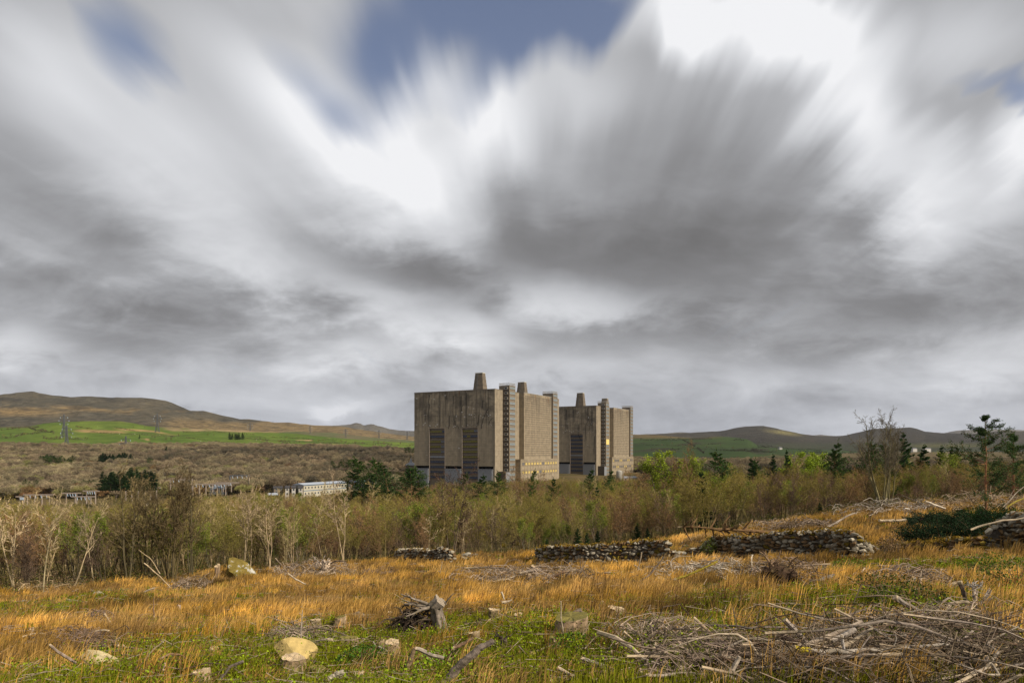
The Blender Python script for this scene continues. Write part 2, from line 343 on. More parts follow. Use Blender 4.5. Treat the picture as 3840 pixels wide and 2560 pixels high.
# ------------------------------------------------------------------ terrain
YR = np.array([-60,0,6,12,20,30,40,50,60,75,100,150,200,300,400,550,700,1000,1400,2000,4000,12000.])
UR = np.array([-1.4,-.75,-.5,-.25,0,.25,.5,.75,1.4])
ZT = np.array([
 [-1.4,-1.7,-2.9,-4.1,-5.7,-7.5,-9.2,-10.8,-12.3,-14.5,-18,-23,-27,-32,-35,-35,-24,0,10,10,0,0],
 [-1.4,-1.7,-2.9,-4.0,-5.5,-7.3,-8.9,-10.4,-11.8,-13.9,-17,-22,-26,-31,-34,-34,-24,0,10,10,0,0],
 [-1.4,-1.7,-2.85,-3.9,-5.3,-7.0,-8.5,-9.7,-10.8,-13.5,-16.6,-21,-25,-30,-33,-33,-24,0,10,10,0,0],
 [-1.4,-1.7,-2.8,-3.8,-5.2,-6.7,-8.0,-9.0,-9.85,-12.9,-16,-20,-23,-27,-29,-28,-21,-2,5,8,0,0],
 [-1.4,-1.7,-2.75,-3.7,-4.9,-6.3,-7.5,-8.35,-9.1,-12,-14.5,-17.5,-19,-20,-19,-19,-19,-12,-5,0,0,0],
 [-1.4,-1.7,-2.6,-3.4,-4.4,-5.6,-6.7,-7.6,-7.9,-9.7,-12.5,-15,-17,-19,-19,-20,-20,-20,-20,-10,0,0],
 [-1.4,-1.7,-2.5,-3.2,-4.1,-5.2,-6.0,-5.95,-5.1,-6.6,-9.2,-12,-14,-17,-19,-20,-20,-20,-20,-10,0,0],
 [-1.4,-1.7,-2.4,-3.0,-3.8,-4.5,-4.5,-4.0,-4.1,-5.2,-7.6,-10,-12,-15,-18,-20,-20,-20,-20,-10,0,0],
 [-1.4,-1.7,-2.3,-2.9,-3.5,-4.0,-4.0,-3.6,-3.6,-4.6,-6.8,-9,-11,-14,-17,-20,-20,-20,-20,-10,0,0]])
def tf(Y): return np.log(np.maximum(Y, -60) + 72.0)
TG = np.linspace(tf(-60.), tf(12000.), 500); UG = np.linspace(-1.4, 1.4, 113)
yt = tf(YR); tmp = np.array([np.interp(TG, yt, ZT[i]) for i in range(len(UR))])
Z2 = np.array([np.interp(UG, UR, tmp[:, j]) for j in range(len(TG))]).T     # (u, t)
for _ in range(6):
    q = Z2.copy(); q[1:-1] = (Z2[:-2] + 2*Z2[1:-1] + Z2[2:]) / 4; Z2 = q.copy(); q[:, 1:-1] = (Z2[:, :-2] + 2*Z2[:, 1:-1] + Z2[:, 2:]) / 4; Z2 = q
def zg(x, y, bumps=True):
    x = np.asarray(x, float); y = np.asarray(y, float)
    uu = np.clip(x / np.maximum(y, 12.0), -1.4, 1.4); tt = np.clip(tf(y), TG[0], TG[-1])
    a = (uu - UG[0]) / (UG[1]-UG[0]); b = (tt - TG[0]) / (TG[1]-TG[0])
    i = np.clip(a.astype(int), 0, len(UG)-2); j = np.clip(b.astype(int), 0, len(TG)-2); a -= i; b -= j
    z = Z2[i,j]*(1-a)*(1-b) + Z2[i+1,j]*a*(1-b) + Z2[i,j+1]*(1-a)*b + Z2[i+1,j+1]*a*b
    if bumps: z = z + (snoise(x, y, 3, 4, .7) * .20 + snoise(x, y, 4, 2, 3.2)*.045) * np.clip((140-y)/70, 0, 1) + snoise(x, y, 5, 2, .06) * 1.6 * np.clip((y-110)/200, 0, 1)
    return z
def at(px, py):
    """the ground point seen at a pixel of the 3840x2560 photograph"""
    uu = (px - CX) / F; s = (HZ - py) / F; Y = np.concatenate([np.arange(5, 90, .05), np.arange(90, 2500, 1.0)])
    h = zg(uu * Y, Y) - s * Y; k_ = np.argmax(h > 0) if (h > 0).any() else -1
    y = Y[k_]; return float(uu * y), float(y), float(zg(uu * y, y))
def on(px, Y):
    x = (px - CX) / F * Y; return x, Y, float(zg(x, Y))
def zpix(py, Y): return (HZ - py) / F * Y

def lerp(a, b, f): return a[None, :] * (1 - f[:, None]) + b[None, :] * f[:, None]
TAWNY = np.array([.42,.25,.085]); GREEN = np.array([.105,.15,.022]); MOSS = np.array([.16,.15,.025]); LITTER = np.array([.10,.065,.028])
GREENS = [(100,2290,10,1.0),(300,2250,8,.9),(1700,2480,5,1),(1300,2440,4,.9),(1500,2560,4,1),(1050,2420,5,.9),(2050,2420,4,.9),(2150,2540,3.5,.9),(1150,2560,4,.9),(2200,2440,3,.8),(3060,2150,4,.9),(3100,2260,4,.9),(3750,2130,5,.9),(3400,2120,4,.8),(3800,2250,4,.7),(700,2440,4,.8),(2000,2330,2.5,.7),(2700,2230,3,.5),(3250,2300,2.5,.8),(700,2560,3,.8),(1850,2330,2,.8),(3700,2480,3,.8)]
GW = [(*at(p[0], p[1])[:2], p[2] * .75, p[3]) for p in GREENS]
def greenness(x, y):
    g = .24 + .42 * snoise(x, y, 11, 3, .55) + .22 * snoise(x, y, 12, 3, 2.2)
    g = g + .13 * np.clip((19 - y) / 7, 0, 1) - .12 * np.clip((y - 24) / 10, 0, 1)
    for gx, gy, gr, ga in GW: g = g + .6 * ga * np.exp(-((x-gx)**2 + ((y-gy)*.8)**2) / gr**2)
    return np.clip(g, 0, 1)
def field_edge(x, y):
    """how far the open field reaches: the wood begins beyond"""
    uu = x / np.maximum(y, 12); return np.interp(uu, [-1.2,-.75,-.62,-.5,-.44,-.35,-.22,-.05,.05,.15,.25,  .33,.45,.6,.75,1.2], [45,46,50,52,60,59,63,67,66,66,66,62,62,60,58,58])
w_ = np.linspace(-2.0, 2.0, 260); Ys = np.concatenate([np.arange(-50, 6, 4.), np.arange(6, 72, .4), 72 * 1.028 ** np.arange(1, 187)])
WW, YY = np.meshgrid(w_, Ys); XX = WW * np.maximum(YY, 16.0); ZZ = zg(XX, YY)
XX, YY, ZZ = XX.ravel(), YY.ravel(), ZZ.ravel()
gr = greenness(XX, YY); c = lerp(np.array([.10,.062,.025]), np.array([.055,.065,.012]), gr)
wd = np.clip((YY - field_edge(XX, YY)) / 4, 0, 1) ; c = c * (1-wd[:, None]) + lerp(np.array([.09,.08,.03]), np.array([.16,.115,.06]), np.clip(.5 + .6*snoise(XX, YY, 21, 3, .08), 0, 1)) * wd[:, None]
nx, ny = len(w_), len(Ys); i, j = np.meshgrid(np.arange(nx-1), np.arange(ny-1)); q = (j*nx + i).ravel()
tag(ob('ground', mk('ground', np.stack([XX, YY, ZZ], 1), np.stack([q, q+1, q+nx+1, q+nx], 1), M['ground'], c, True)), kind='structure', label='rough sloping ground of the felled clearing and the valley', cat='ground')

# ------------------------------------------------------------------ hills
HILLS = {}
def on_hill(seed, x, y):
    px, yc, D, front, yf, p = HILLS[seed]; c = float(np.interp(x, px, yc)); t_ = min(max((yf - y)/(yf - c), .01), 1.0)**(1/p); Yd = front + (D-front)*t_; return (x-CX)/F*Yd, Yd, (HZ-y)/F*Yd
def hill(name, label, sky, D, front, yfoot, colf, mat, rough=.03, p=.8, nu=460, nv=70, seed=1):
    px = np.linspace(sky[0][0], sky[-1][0], nu); yc = np.interp(px, [s[0] for s in sky], [s[1] for s in sky])
    yc = yc + snoise(px, px*0, seed+9, 3, .06) * .9
    t_ = np.concatenate([np.linspace(0, 1, nv), 1 + np.linspace(.08, 1.2, 8)])
    PX, TT = np.meshgrid(px, t_); YC = np.tile(yc, (len(t_), 1))
    up = np.clip(TT, 0, 1) ** p; bell = np.clip(TT, 0, 1) * (1 - np.clip(TT, 0, 1)) * 4
    rel = snoise(PX * .012, TT * 3.0, seed, 5, 1.0)
    yp = yfoot + (YC - yfoot) * up + rel * bell * (yfoot - YC) * rough
    Yd = front + (D - front) * TT; Z = (HZ - yp) / F * Yd
    over = np.clip(TT - 1, 0, None); Z = np.where(TT > 1, (HZ - YC) / F * D * (1 - over * .8) - over * 20, Z)
    Xw = (PX - CX) / F * Yd; HILLS[seed] = (px, yc, D, front, yfoot, p)
    cc = colf(PX.ravel(), yp.ravel(), TT.ravel(), up.ravel())
    n1, n2 = nu, len(t_); i, j = np.meshgrid(np.arange(n1-1), np.arange(n2-1)); q = (j*n1 + i).ravel()
    me = mk(name, np.stack([Xw.ravel(), Yd.ravel(), Z.ravel()], 1), np.stack([q, q+1, q+n1+1, q+n1], 1), M[mat], cc, True)
    return tag(ob(name, me), label, 'hill', kind='structure')
A = np.array
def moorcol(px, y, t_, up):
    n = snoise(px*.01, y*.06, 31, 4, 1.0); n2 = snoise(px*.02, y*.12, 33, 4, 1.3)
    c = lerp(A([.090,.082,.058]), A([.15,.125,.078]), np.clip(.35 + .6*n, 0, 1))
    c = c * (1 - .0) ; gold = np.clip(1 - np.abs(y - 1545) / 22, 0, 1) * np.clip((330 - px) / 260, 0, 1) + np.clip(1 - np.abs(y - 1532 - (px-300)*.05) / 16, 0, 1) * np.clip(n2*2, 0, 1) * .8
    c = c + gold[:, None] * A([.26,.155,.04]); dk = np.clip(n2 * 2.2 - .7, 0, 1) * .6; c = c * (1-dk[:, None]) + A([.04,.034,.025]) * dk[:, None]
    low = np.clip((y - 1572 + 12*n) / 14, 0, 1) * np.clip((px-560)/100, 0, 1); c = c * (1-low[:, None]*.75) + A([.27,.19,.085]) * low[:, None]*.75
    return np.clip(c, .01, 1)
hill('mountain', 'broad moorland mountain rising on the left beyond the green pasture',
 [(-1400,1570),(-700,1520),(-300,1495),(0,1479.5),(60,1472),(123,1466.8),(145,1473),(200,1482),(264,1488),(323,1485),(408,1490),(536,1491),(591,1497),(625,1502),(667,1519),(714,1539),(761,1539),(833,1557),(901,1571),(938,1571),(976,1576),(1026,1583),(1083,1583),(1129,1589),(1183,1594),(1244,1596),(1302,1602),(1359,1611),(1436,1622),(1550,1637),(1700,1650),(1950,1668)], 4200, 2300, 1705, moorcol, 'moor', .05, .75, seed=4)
def farcol(px, y, t_, up): return np.tile(A([.13,.115,.085]), (len(px), 1)) * (1 + .25*snoise(px*.02, y*.1, 8, 3, 1.)[:, None])
hill('mountain', 'pale twin topped mountain far behind the moor, left of the concrete towers',
 [(1150,1622),(1230,1601),(1250,1595),(1290,1593),(1316,1590),(1335,1584.5),(1352,1588),(1363,1594),(1390,1588.5),(1402,1590),(1414,1595),(1440,1602),(1460,1608),(1500,1613),(1530,1615),(1552,1615),(1700,1622),(1950,1645)], 9500, 7500, 1660, farcol, 'moor', .04, seed=6, nu=160, nv=30)
def pastcol(px, y, t_, up):
    n = snoise(px*.01, y*.05, 41, 4, 1.0); n2 = snoise(px*.004, y*.05, 43, 3, 1.0); y = y + 3.0*snoise(px*.02, y*.02, 44, 4, 1.0); n = n + .5*snoise(px*.05, y*.3, 45, 3, 1.0)
    c = lerp(A([.070,.115,.020]), A([.125,.17,.030]), np.clip(.5 + .6*n, 0, 1))
    def patch(m, col): 
        nonlocal c; m = np.clip(m, 0, 1)[:, None]; c = c*(1-m) + A(col)*m
    patch((1.5 - np.abs(y - (1618 + (px-400)*.012)) / 5) * np.clip((px-270)/60,0,1) * np.clip((490-px)/60,0,1) * (.7+n), [.30,.21,.09])
    patch((1.4 - np.abs(y - (1610 + (px-480)*.11)) / 3.5) * np.clip((px-420)/60,0,1) * np.clip((670-px)/60,0,1) * (.9+n), [.30,.21,.09])
    patch((1.6 - np.abs(y - (1607 + (px-620)*.017)) / 6) * np.clip((px-590)/60,0,1) * (.9+n), [.28,.205,.11])
    patch((1.3 - np.abs(y - (1619 + (px-1150)*.09)) / 4) * np.clip((px-860)/60,0,1) * np.clip((1260-px)/60,0,1) * (.8+n), [.32,.22,.11])
    patch((1.5 - np.abs(y - (1668 + (px-1240)*.02)) / 4) * np.clip((px-1140)/40,0,1) * np.clip((1290-px)/40,0,1), [.34,.24,.12])
    patch(np.clip((1606 - y)/6, 0, 1) * np.clip((140 - px)/40, 0, 1), [.10,.085,.05])
    patch((1.2 - np.abs(y - (1594 + np.abs(px-430)*.3)) / 1.6) * (px > 330) * (px < 640) * .6, [.06,.08,.02])
    patch(np.clip(n2*2 - 1.2, 0, 1) * .5, [.20,.17,.06])
    for (h0, h1, a_, b_) in ((0, 420, 1628, -.05), (60, 300, 1612, .06), (300, 1000, 1620, .028), (680, 1550, 1640, .03), (400, 900, 1634, -.01), (900, 1600, 1655, .012)): patch(np.clip(1.3 - np.abs(y - (a_ + b_*(px-h0)))/.9, 0, 1) * np.clip( (px > h0) * (px < h1) * (.5 + 1.2*snoise(px*.06, y*0, 46, 3, 1.0)), 0, 1), [.055,.06,.025])
    return c
hill('hill', 'bright green pasture hill with tawny strips below the moor on the left',
 [(-1400,1655),(-700,1635),(-300,1612),(0,1600),(60,1598),(128,1595),(170,1586),(238,1582),(323,1578),(440,1579),(480,1583),(510,1588),(553,1597),(638,1604),(800,1609),(900,1612),(1000,1618),(1130,1628),(1250,1640),(1400,1652),(1550,1660),(1700,1668),(1950,1680)], 1750, 1080, 1712, pastcol, 'pasture', .02, .9, seed=14)
def duskcol(px, y, t_, up):
    n = snoise(px*.012, y*.05, 51, 4, 1.0); c = lerp(A([.07,.11,.03]), A([.13,.115,.06]), np.clip(.45 + .8*n, 0, 1)); return c
hill('hill', 'dull green hill between the pasture and the pale twin mountain',
 [(950,1632),(1040,1621),(1114,1618),(1250,1622),(1330,1632),(1400,1640),(1550,1652),(1700,1662),(1950,1680)], 2900, 1900, 1685, duskcol, 'pasture', .02, seed=16, nu=200, nv=40)
def rmcol(px, y, t_, up):  # ridge colours kept dark to stand in for cloud shadow
    n = snoise(px*.01, y*.05, 61, 4, 1.0); c = lerp(A([.042,.038,.030]), A([.080,.070,.048]), np.clip(.45 + .7*n, 0, 1))
    g = (np.exp(-((px-2940)/60)**2 - ((y-1622-(px-2940)*.12)/7)**2) * 1.0 + np.exp(-((px-3560)/190)**2 - ((y-1671)/7)**2) * .9)[:, None]; g = np.clip(g, 0, 1)
    c = c*(1-g) + A([.22,.19,.07])*g; lowg = np.clip((y-1655)/14, 0, 1)[:, None]*.6; return c*(1-lowg) + A([.045,.06,.025])*lowg
hill('mountain', 'long dark mountain ridge across the right with two rounded summits',
 [(1900,1668),(2200,1645),(2385,1632),(2470,1626),(2582,1622),(2693,1616),(2730,1610),(2758,1604),(2804,1598),(2863,1596),(2902,1603),(2929,1610),(3007,1627),(3073,1634),(3125,1635),(3171,1632),(3217,1621),(3282,1606),(3380,1604),(3400,1603),(3413,1602),(3439,1607),(3466,1617),(3544,1624),(3642,1627),(3740,1616),(3840,1617),(4000,1622),(4400,1630),(5200,1650)], 5200, 2900, 1700, rmcol, 'moor', .06, .8, seed=24)
hill('mountain', 'faint blue grey mountain in the gap right of the long ridge',
 [(3300,1650),(3460,1632),(3538,1623),(3570,1617),(3597,1613),(3649,1611),(3720,1609),(3790,1611),(3840,1612),(4100,1600),(4600,1640)], 11500, 9500, 1680, farcol, 'moor', .04, seed=26, nu=160, nv=24)
hill('mountain', 'low faint mountain peeping over the ridge beside the far tower',
 [(2300,1640),(2420,1627),(2500,1624),(2529,1621),(2555,1620),(2600,1623),(2680,1630),(2900,1640),(3020,1634),(3079,1629),(3130,1634),(3250,1645)], 10500, 8600, 1680, farcol, 'moor', .04, seed=27, nu=160, nv=24)
def rgcol(px, y, t_, up):  # greens darkened in the colour to imitate cloud shadow over this hill
    n = snoise(px*.012, y*.06, 71, 4, 1.0); n2 = snoise(px*.02, y*.16, 73, 3, 1.0)
    c = lerp(A([.026,.046,.014]), A([.042,.066,.018]), np.clip(.5 + .7*n, 0, 1)); top = np.clip((1647-y)/8, 0, 1)*np.clip((2720-px)/80, 0, 1)
    c = c*(1-top[:, None]*.7) + A([.15,.10,.05])*top[:, None]*.7
    m = np.clip(n2*3 - .9, 0, 1)[:, None]*.8; c = c*(1-m) + A([.035,.032,.02])*m
    m = (np.clip(1.2 - np.abs((y - 1668 - (px-2400)*.02 + 4*np.sin(px*.02)) % 19 - 2) / 1.2, 0, 1))[:, None]*.45; return c*(1-m) + A([.03,.035,.02])*m
hill('hill', 'dark green hill with field walls just right of the far tower',
 [(1950,1660),(2200,1635),(2385,1628),(2470,1632),(2582,1640),(2693,1637),(2730,1638),(2770,1641),(2804,1647),(2822,1656),(2837,1668),(2889,1677),(3000,1681),(3086,1684),(3217,1693),(3350,1698),(3840,1700),(4600,1702)], 2700, 1500, 1722, rgcol, 'pasture', .03, .85, seed=34)

# ------------------------------------------------------------------ the two reactor buildings
H_ = 54.5; BZ = -18.4
def window_unit(name, w, h, mats, along='y', n=4, fr=.14, depth=.3):
    """one window: light frame with n panes, on a wall facing +X (along y) or -Y (along x)"""
    g = Geo()
    def b(a0, a1, z0, z1, d0, d1, m):
        if along == 'y': g.box(d0, d1, a0, a1, z0, z1, m=m)
        else: g.box(a0, a1, -d1, -d0, z0, z1, m=m)
    b(0, w, 0, fr, -.1, depth, 0); b(0, w, h-fr, h, -.1, depth, 0)
    pw = (w - fr) / n
    for i in range(n+1): b(i*pw, i*pw + fr, fr, h-fr, -.1, depth-.02, 0)
    for i in range(n): b(i*pw + fr, (i+1)*pw, fr, h-fr, -.1, depth-.18, 1)
    return g.mesh(name, mats)
def place(name, me, parent, loc, label=None):
    o = ob(name, me, parent, loc)
    if label: o['label'] = label
    return o
flat('vent_concrete', (.15,.122,.09), .9, 0, .35, .6)
def reactor(loc, label, kind):
    root = tag(empty('reactor_building', loc, math.atan2(-.477, .879)), label, 'power station', 'twin concrete reactor buildings')
    bays = [(11.45, 22.9), (35.1, 46.8)]
    core = Geo(); core.box(-58.2, 0, 3.0, 90.3, -8, H_); 
    core.box(-58.2, 0, 0, 2.998, 32.4, H_)
    for s0, s1 in ((0, 11.45), (22.9, 35.1), (46.8, 58.2)):
        core.box(-s1, -s0, 0, 2.998, 9.3, 32.4)
    core.box(-.9, 0, 0, 2.998, -8, 9.298); core.box(-58.2, -57.3, 0, 2.998, -8, 9.298)
    ob('wall', core.mesh('wall', M['concrete_panels']), root)
    for bx_ in ((-58.3, .1, -.1, .25), (-.25, .1, .252, 30.4), (-.25, .1, 78.4, 90.3), (-58.3, -57.95, .252, 90.3)):
        par = Geo(); par.box(*bx_, H_+.002, H_+.35); ob('parapet', par.mesh('parapet', M['spandrel']), root)
    # long side block standing forward, with panel ledges coloured darker to paint their shade lines
    blk = Geo(); blk.box(.002, 3.2, 30.4, 78.4, -8, H_+.1)
    rows = 27
    cg = [30.4 + 1.6 + i * (39.6-1.6)/5 for i in range(6)]
    for r0 in range(rows):
        z = 15.5 + r0 * 1.43
        for i in range(5):
            blk.box(3.2, 3.5, cg[i] + .55, cg[i+1] - .75, z, z + .26, m=2)
    for i in range(6): blk.box(3.2, 3.27, cg[i]-.12, cg[i]+.12, 14.0, H_-.4)
    blk.box(3.2, 3.5, 30.4, 30.75, 13.1, H_+.1); blk.box(2.9, 3.3, 30.402, 78.4, H_+.102, H_+.35, m=1)
    ob('side_block', blk.mesh('side_block', [M['concrete_wall'], M['white_frame'], M['spandrel']]), root)
    # low annex with two rows of amber windows
    an = Geo(); an.box(.002, 4.4, 24.1, 30.398, -8, 13.0); an.box(3.202, 4.4, 30.4, 79.2, -8, 13.0); an.box(.002, 4.55, 23.9, 24.098, 12.4, 13.3); an.box(4.402, 4.55, 24.1, 79.2, 12.6, 13.3)
    for i in range(14): an.box(4.4, 4.52, 25.2 + i*3.95, 25.4 + i*3.95, -2, 12.4)
    for z in (3.2, 6.7, 10.4-1.4): an.box(4.4, 4.5, 25.5, 79, z, z+.12)
    ob('annex', an.mesh('annex', M['concrete_wall']), root)
    wm = window_unit('annex_window', 2.5, 1.75, [M['spandrel'], M['amber_panel']], n=2, fr=.1, depth=.2)  # panes in a plain amber base colour
    wg = window_unit('annex_window', 2.5, 1.75, [M['spandrel'], M['grey_panel']], n=2, fr=.1, depth=.2)
    for rz, row in ((9.5, 0), (4.2, 1)):
        for i in range(13):
            me = wm if (kind == 1 and (i + row) % 7) or (kind == 2 and (i*3 + row) % 5 in (0, 2)) else wg
            place('annex_window', me, root, (4.4, 26.3 + i*4.0, rz))
    # two glazed stair towers
    for ti, (y0, y1, w, ztop) in enumerate(((9.6, 17.0, 4.4, 57.2), (70.9, 78.2, 7.9, 57.0))):
        x1 = w if ti == 0 else 4.3
        tw = Geo(); y0_ = y0 if ti == 0 else y0 + .0
        if ti == 0: tw.box(-2.6, x1, y0, y1, -8, ztop)
        else:
            tw.box(3.202, x1, y0, y1, 13.302, ztop); tw.box(-3.4, 3.2, y0, y1, H_+.36, ztop)
        st = ob('stair_tower', tw.mesh('stair_tower', M['spandrel']), root)
        for c0 in (y0 + .001, y1 - .45):
            g = Geo(); g.box(x1, x1+.12, c0, c0+.45, 13.4 if ti else -8, ztop); ob('pilaster', g.mesh('pilaster', M['concrete_wall']), st)
        g = Geo(); xa = -2.6 if ti == 0 else -3.4
        g.box(xa-.1, x1+.2, y0-.1, y1+.1, ztop+.002, ztop+.25)
        ob('roof_slab', g.mesh('roof_slab', M['concrete_wall']), st)
        g = Geo()
        for zz in (.75, 1.35, 1.6):
            for p, q in (((xa, y0), (x1, y0)), ((x1, y0), (x1, y1)), ((x1, y1), (xa, y1)), ((xa, y1), (xa, y0))): g.beam((*p, ztop+zz), (*q, ztop+zz), .07)
        for a_ in np.linspace(0, 1, 8):
            g.beam((x1, y0 + (y1-y0)*a_, ztop+.25), (x1, y0 + (y1-y0)*a_, ztop+1.6), .05)
            g.beam((xa + (x1-xa)*a_, y0, ztop+.25), (xa + (x1-xa)*a_, y0, ztop+1.6), .05)
        ob('railing', g.mesh('railing', M['white_frame']), st)
        wme = window_unit('window', y1-y0-1.0, 1.45, [M['white_frame'], M['window_glass']], n=4)
        wside = window_unit('window', 2.0, 1.35, [M['white_frame'], M['dark_glass']], along='x', n=1, fr=.2)
        n = 19 if ti == 0 else 14
        for i in range(n):
            z = ztop - 1.9 - i * 3.05
            if z < (13.5 if ti else -5): break
            bl_ = kind == 2 and ti == 0 and i in (9, 10)
            if not bl_: place('window', wme, st, (x1, y0+.5, z))
            if ti == 0:
                place('window', wside, st, (1.2, y0, z - .1))
                place('shade_infill', mk_infill, st, (.25, y0, z - 1.75))
        if kind == 2 and ti == 0:
            g = Geo(); g.box(x1+.13, x1+.25, y0+.5, y1-.5, ztop-33.6, ztop-29.4); ob('cladding_sheet', g.mesh('cladding_sheet', M['amber_panel']), st)
    # recessed window bays on the gable wall
    pats = {1: (('o','n','o3','o3','o3','g','n','n','n'), ('o3','n2','o','o','o','o','n','n','n')), 2: (('n','n','n','n','n','n','g','n','n'), ('n','n','n','n','n','g','n','n','n'))}[kind]
    for bi in range(2):
        s0, s1 = bays[1-bi] if kind == 1 else bays[1-bi]
        g = Geo(); g.box(-s1+.25, -s0-.25, .6, 2.998, -8, 32.2)
        bay = ob('window_bay', g.mesh('window_bay', M['spandrel']), root)
        g = Geo(); g.box(-s1+.002, -s1+.25, -.12, .9, 0, 32.15); g.box(-s0-.25, -s0-.002, -.12, .9, 0, 32.15); g.box(-s1+.002, -s0-.002, -.12, .9, 32.152, 32.398)
        ob('bay_frame', g.mesh('bay_frame', M['concrete_post']), bay)
        pt = pats[bi]; L = s1 - s0 - .5; z = 30.9
        for r0, k in enumerate(pt + ('n',)*1):
            cols_ = {'o': [(0, .8, 'olive_panel'), (.8, 1, 'navy_panel')] if r0 == 0 and kind == 1 else [(0, 1, 'olive_panel')], 'o3': [(0, .73, 'olive_panel'), (.73, 1, 'grey_panel')], 'n': [(0, 1, 'navy_panel')], 'n2': [(0, .27, 'navy_panel'), (.27, .5, 'olive_panel'), (.5, 1, 'navy_panel')], 'g': [(0, 1, 'steel_grey')]}[k]
            g = Geo(); ms = []
            for (a0, a1, mn) in cols_:
                ms.append(M[mn]); xs = np.linspace(-s1+.3+L*a0, -s1+.3+(L-.1)*a1, max(2, int(6*(a1-a0))+1))
                for qa, qb in zip(xs[:-1], xs[1:]): g.box(qa+.03, qb-.03, .45, .598, z-1.25+.1, z, m=len(ms)-1)
            ms.append(M['spandrel_dark']); g.box(-s1+.3, -s0-.3, .1, .6, z-1.45, z-1.2, m=len(ms)-1); g.box(-s1+.3, -s0-.3, .3, .6, z+.01, z+.14, m=len(ms)-1)
            ob('window_strip', g.mesh('window_strip', ms), bay); z -= 3.1
    # ground-level steel clad doors with black sheets behind that paint the shade under the overhangs
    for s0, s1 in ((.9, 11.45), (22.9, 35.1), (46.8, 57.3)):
        g = Geo(); g.box(-s1+.05, -s0-.05, 2.6, 2.99, -8, 9.28); ob('recess_shade', g.mesh('recess_shade', M['shade_gap']), root)
        g = Geo(); g.box(-s1+.2, -s0-.35, -.5, 2.55, -8, 7.4)
        for x in np.arange(-s1+.6, -s0-.6, .8): g.box(x, x+.25, -.62, -.5, -8, 7.3)
        g.box(-s1+.1, -s0-.25, -.7, 2.6, 7.402, 7.6)
        ob('steel_door', g.mesh('steel_door', M['steel_grey']), root)
    # tapered roof vents
    for a_, b_, h, tw_, bw in ((21.7, 19.4, 12.2, (5.3, 3.6), (7.6, 5.8)), (20.6, 73.9, 11.2, (5.0, 3.4), (7.2, 5.6))):
        g = Geo(); V = []
        lv = np.linspace(0, 1, 6)
        for i in range(5):
            for f_, o_ in ((lv[i], .0), (lv[i+1], -.08)):
                ex = (bw[0]*(1-f_) + tw_[0]*f_)/2 + o_; ey = (bw[1]*(1-f_) + tw_[1]*f_)/2 + o_
                V += [(-a_-ex, b_-ey, H_+h*f_), (-a_+ex, b_-ey, H_+h*f_), (-a_+ex, b_+ey, H_+h*f_), (-a_-ex, b_+ey, H_+h*f_)]
        Fq = []
        for i in range(5):
            o8 = i*8; Fq += [(o8+j, o8+(j+1)%4, o8+4+(j+1)%4, o8+4+j) for j in range(4)]; Fq.append((o8+4, o8+5, o8+6, o8+7))
        g.add(V, Fq)
        v_ = ob('roof_vent', g.mesh('roof_vent', M['vent_concrete']), root)
        g = Geo(); g.box(-a_-tw_[0]/2-.1, -a_+tw_[0]/2+.1, b_-tw_[1]/2-.1, b_+tw_[1]/2+.1, H_+h+.002, H_+h+.4); ob('cap', g.mesh('cap', M['cream_wall']), v_)
        g = Geo(); g.beam((-a_-1.2, b_-bw[1]/2-.1, H_), (-a_-1.0, b_-tw_[1]/2-.1, H_+h), .08); g.beam((-a_-.7, b_-bw[1]/2-.1, H_), (-a_-.5, b_-tw_[1]/2-.1, H_+h), .08)
        ob('ladder', g.mesh('ladder', M['lattice_steel']), v_)
    # tarred cracks, patches
    def strip(g, pts, wd=.22):
        for (p, q) in zip(pts[:-1], pts[1:]):
            (x0, z0), (x1, z1) = p, q; g.add([(x0-wd, -.05, z0), (x0+wd, -.05, z0), (x1+wd*.8, -.05, z1), (x1-wd*.8, -.05, z1), (x0-wd, .02, z0), (x0+wd, .02, z0), (x1+wd*.8, .02, z1), (x1-wd*.8, .02, z1)],
                [(0,1,2,3),(4,7,6,5),(0,3,7,4),(1,5,6,2)])
    def w2(zx, zy):   # wall position of a point on the enlarged view of the gable (1604 wide)
        px = 1540 + zx/3.645; py = 1390 + zy/3.645; uu = (px-CX)/F
        s = (-10.05 - 400*uu)/(.879 + .477*uu); return -s, (HZ-py)/F*(400+.477*s) - BZ
    g = Geo()
    lines = {1: [[(248,440),(258,470),(248,560),(250,760)],[(262,330),(246,430)],[(196,525),(198,680)],[(404,320),(402,770)],[(588,338),(578,560),(584,680)],[(690,345),(684,520),(690,780)],[(720,462),(700,490),(694,545)],
                [(532,612),(534,730),(518,792)],[(606,612),(590,740)],[(606,680),(610,745)],[(640,750),(662,795)],[(764,300),(762,770)],[(932,600),(928,740)],[(1052,525),(990,660),(964,790)],[(1118,642),(1080,690),(1068,735)],[(986,405),(980,515)],[(490,335),(486,400)],[(912,705),(905,770)]],
             2: [[(1090,330),(1080,520),(1095,800)],[(1000,300),(1010,520),(960,640),(975,900)],[(760,330),(770,560)],[(640,330),(652,700)],[(850,600),(840,780),(880,900)],[(1120,820),(1110,1150)],[(940,700),(1050,720)]]}[kind]
    for L in lines:
        strip(g, [w2(*p) for p in L], .17)
    for s in ((-.15,),): strip(g, [(-.35, 9.5), (-.35, 36)], .16)
    ob('tarred_crack', g.mesh('tarred_crack', M['tar']), root)
    rr = np.random.default_rng(kind)
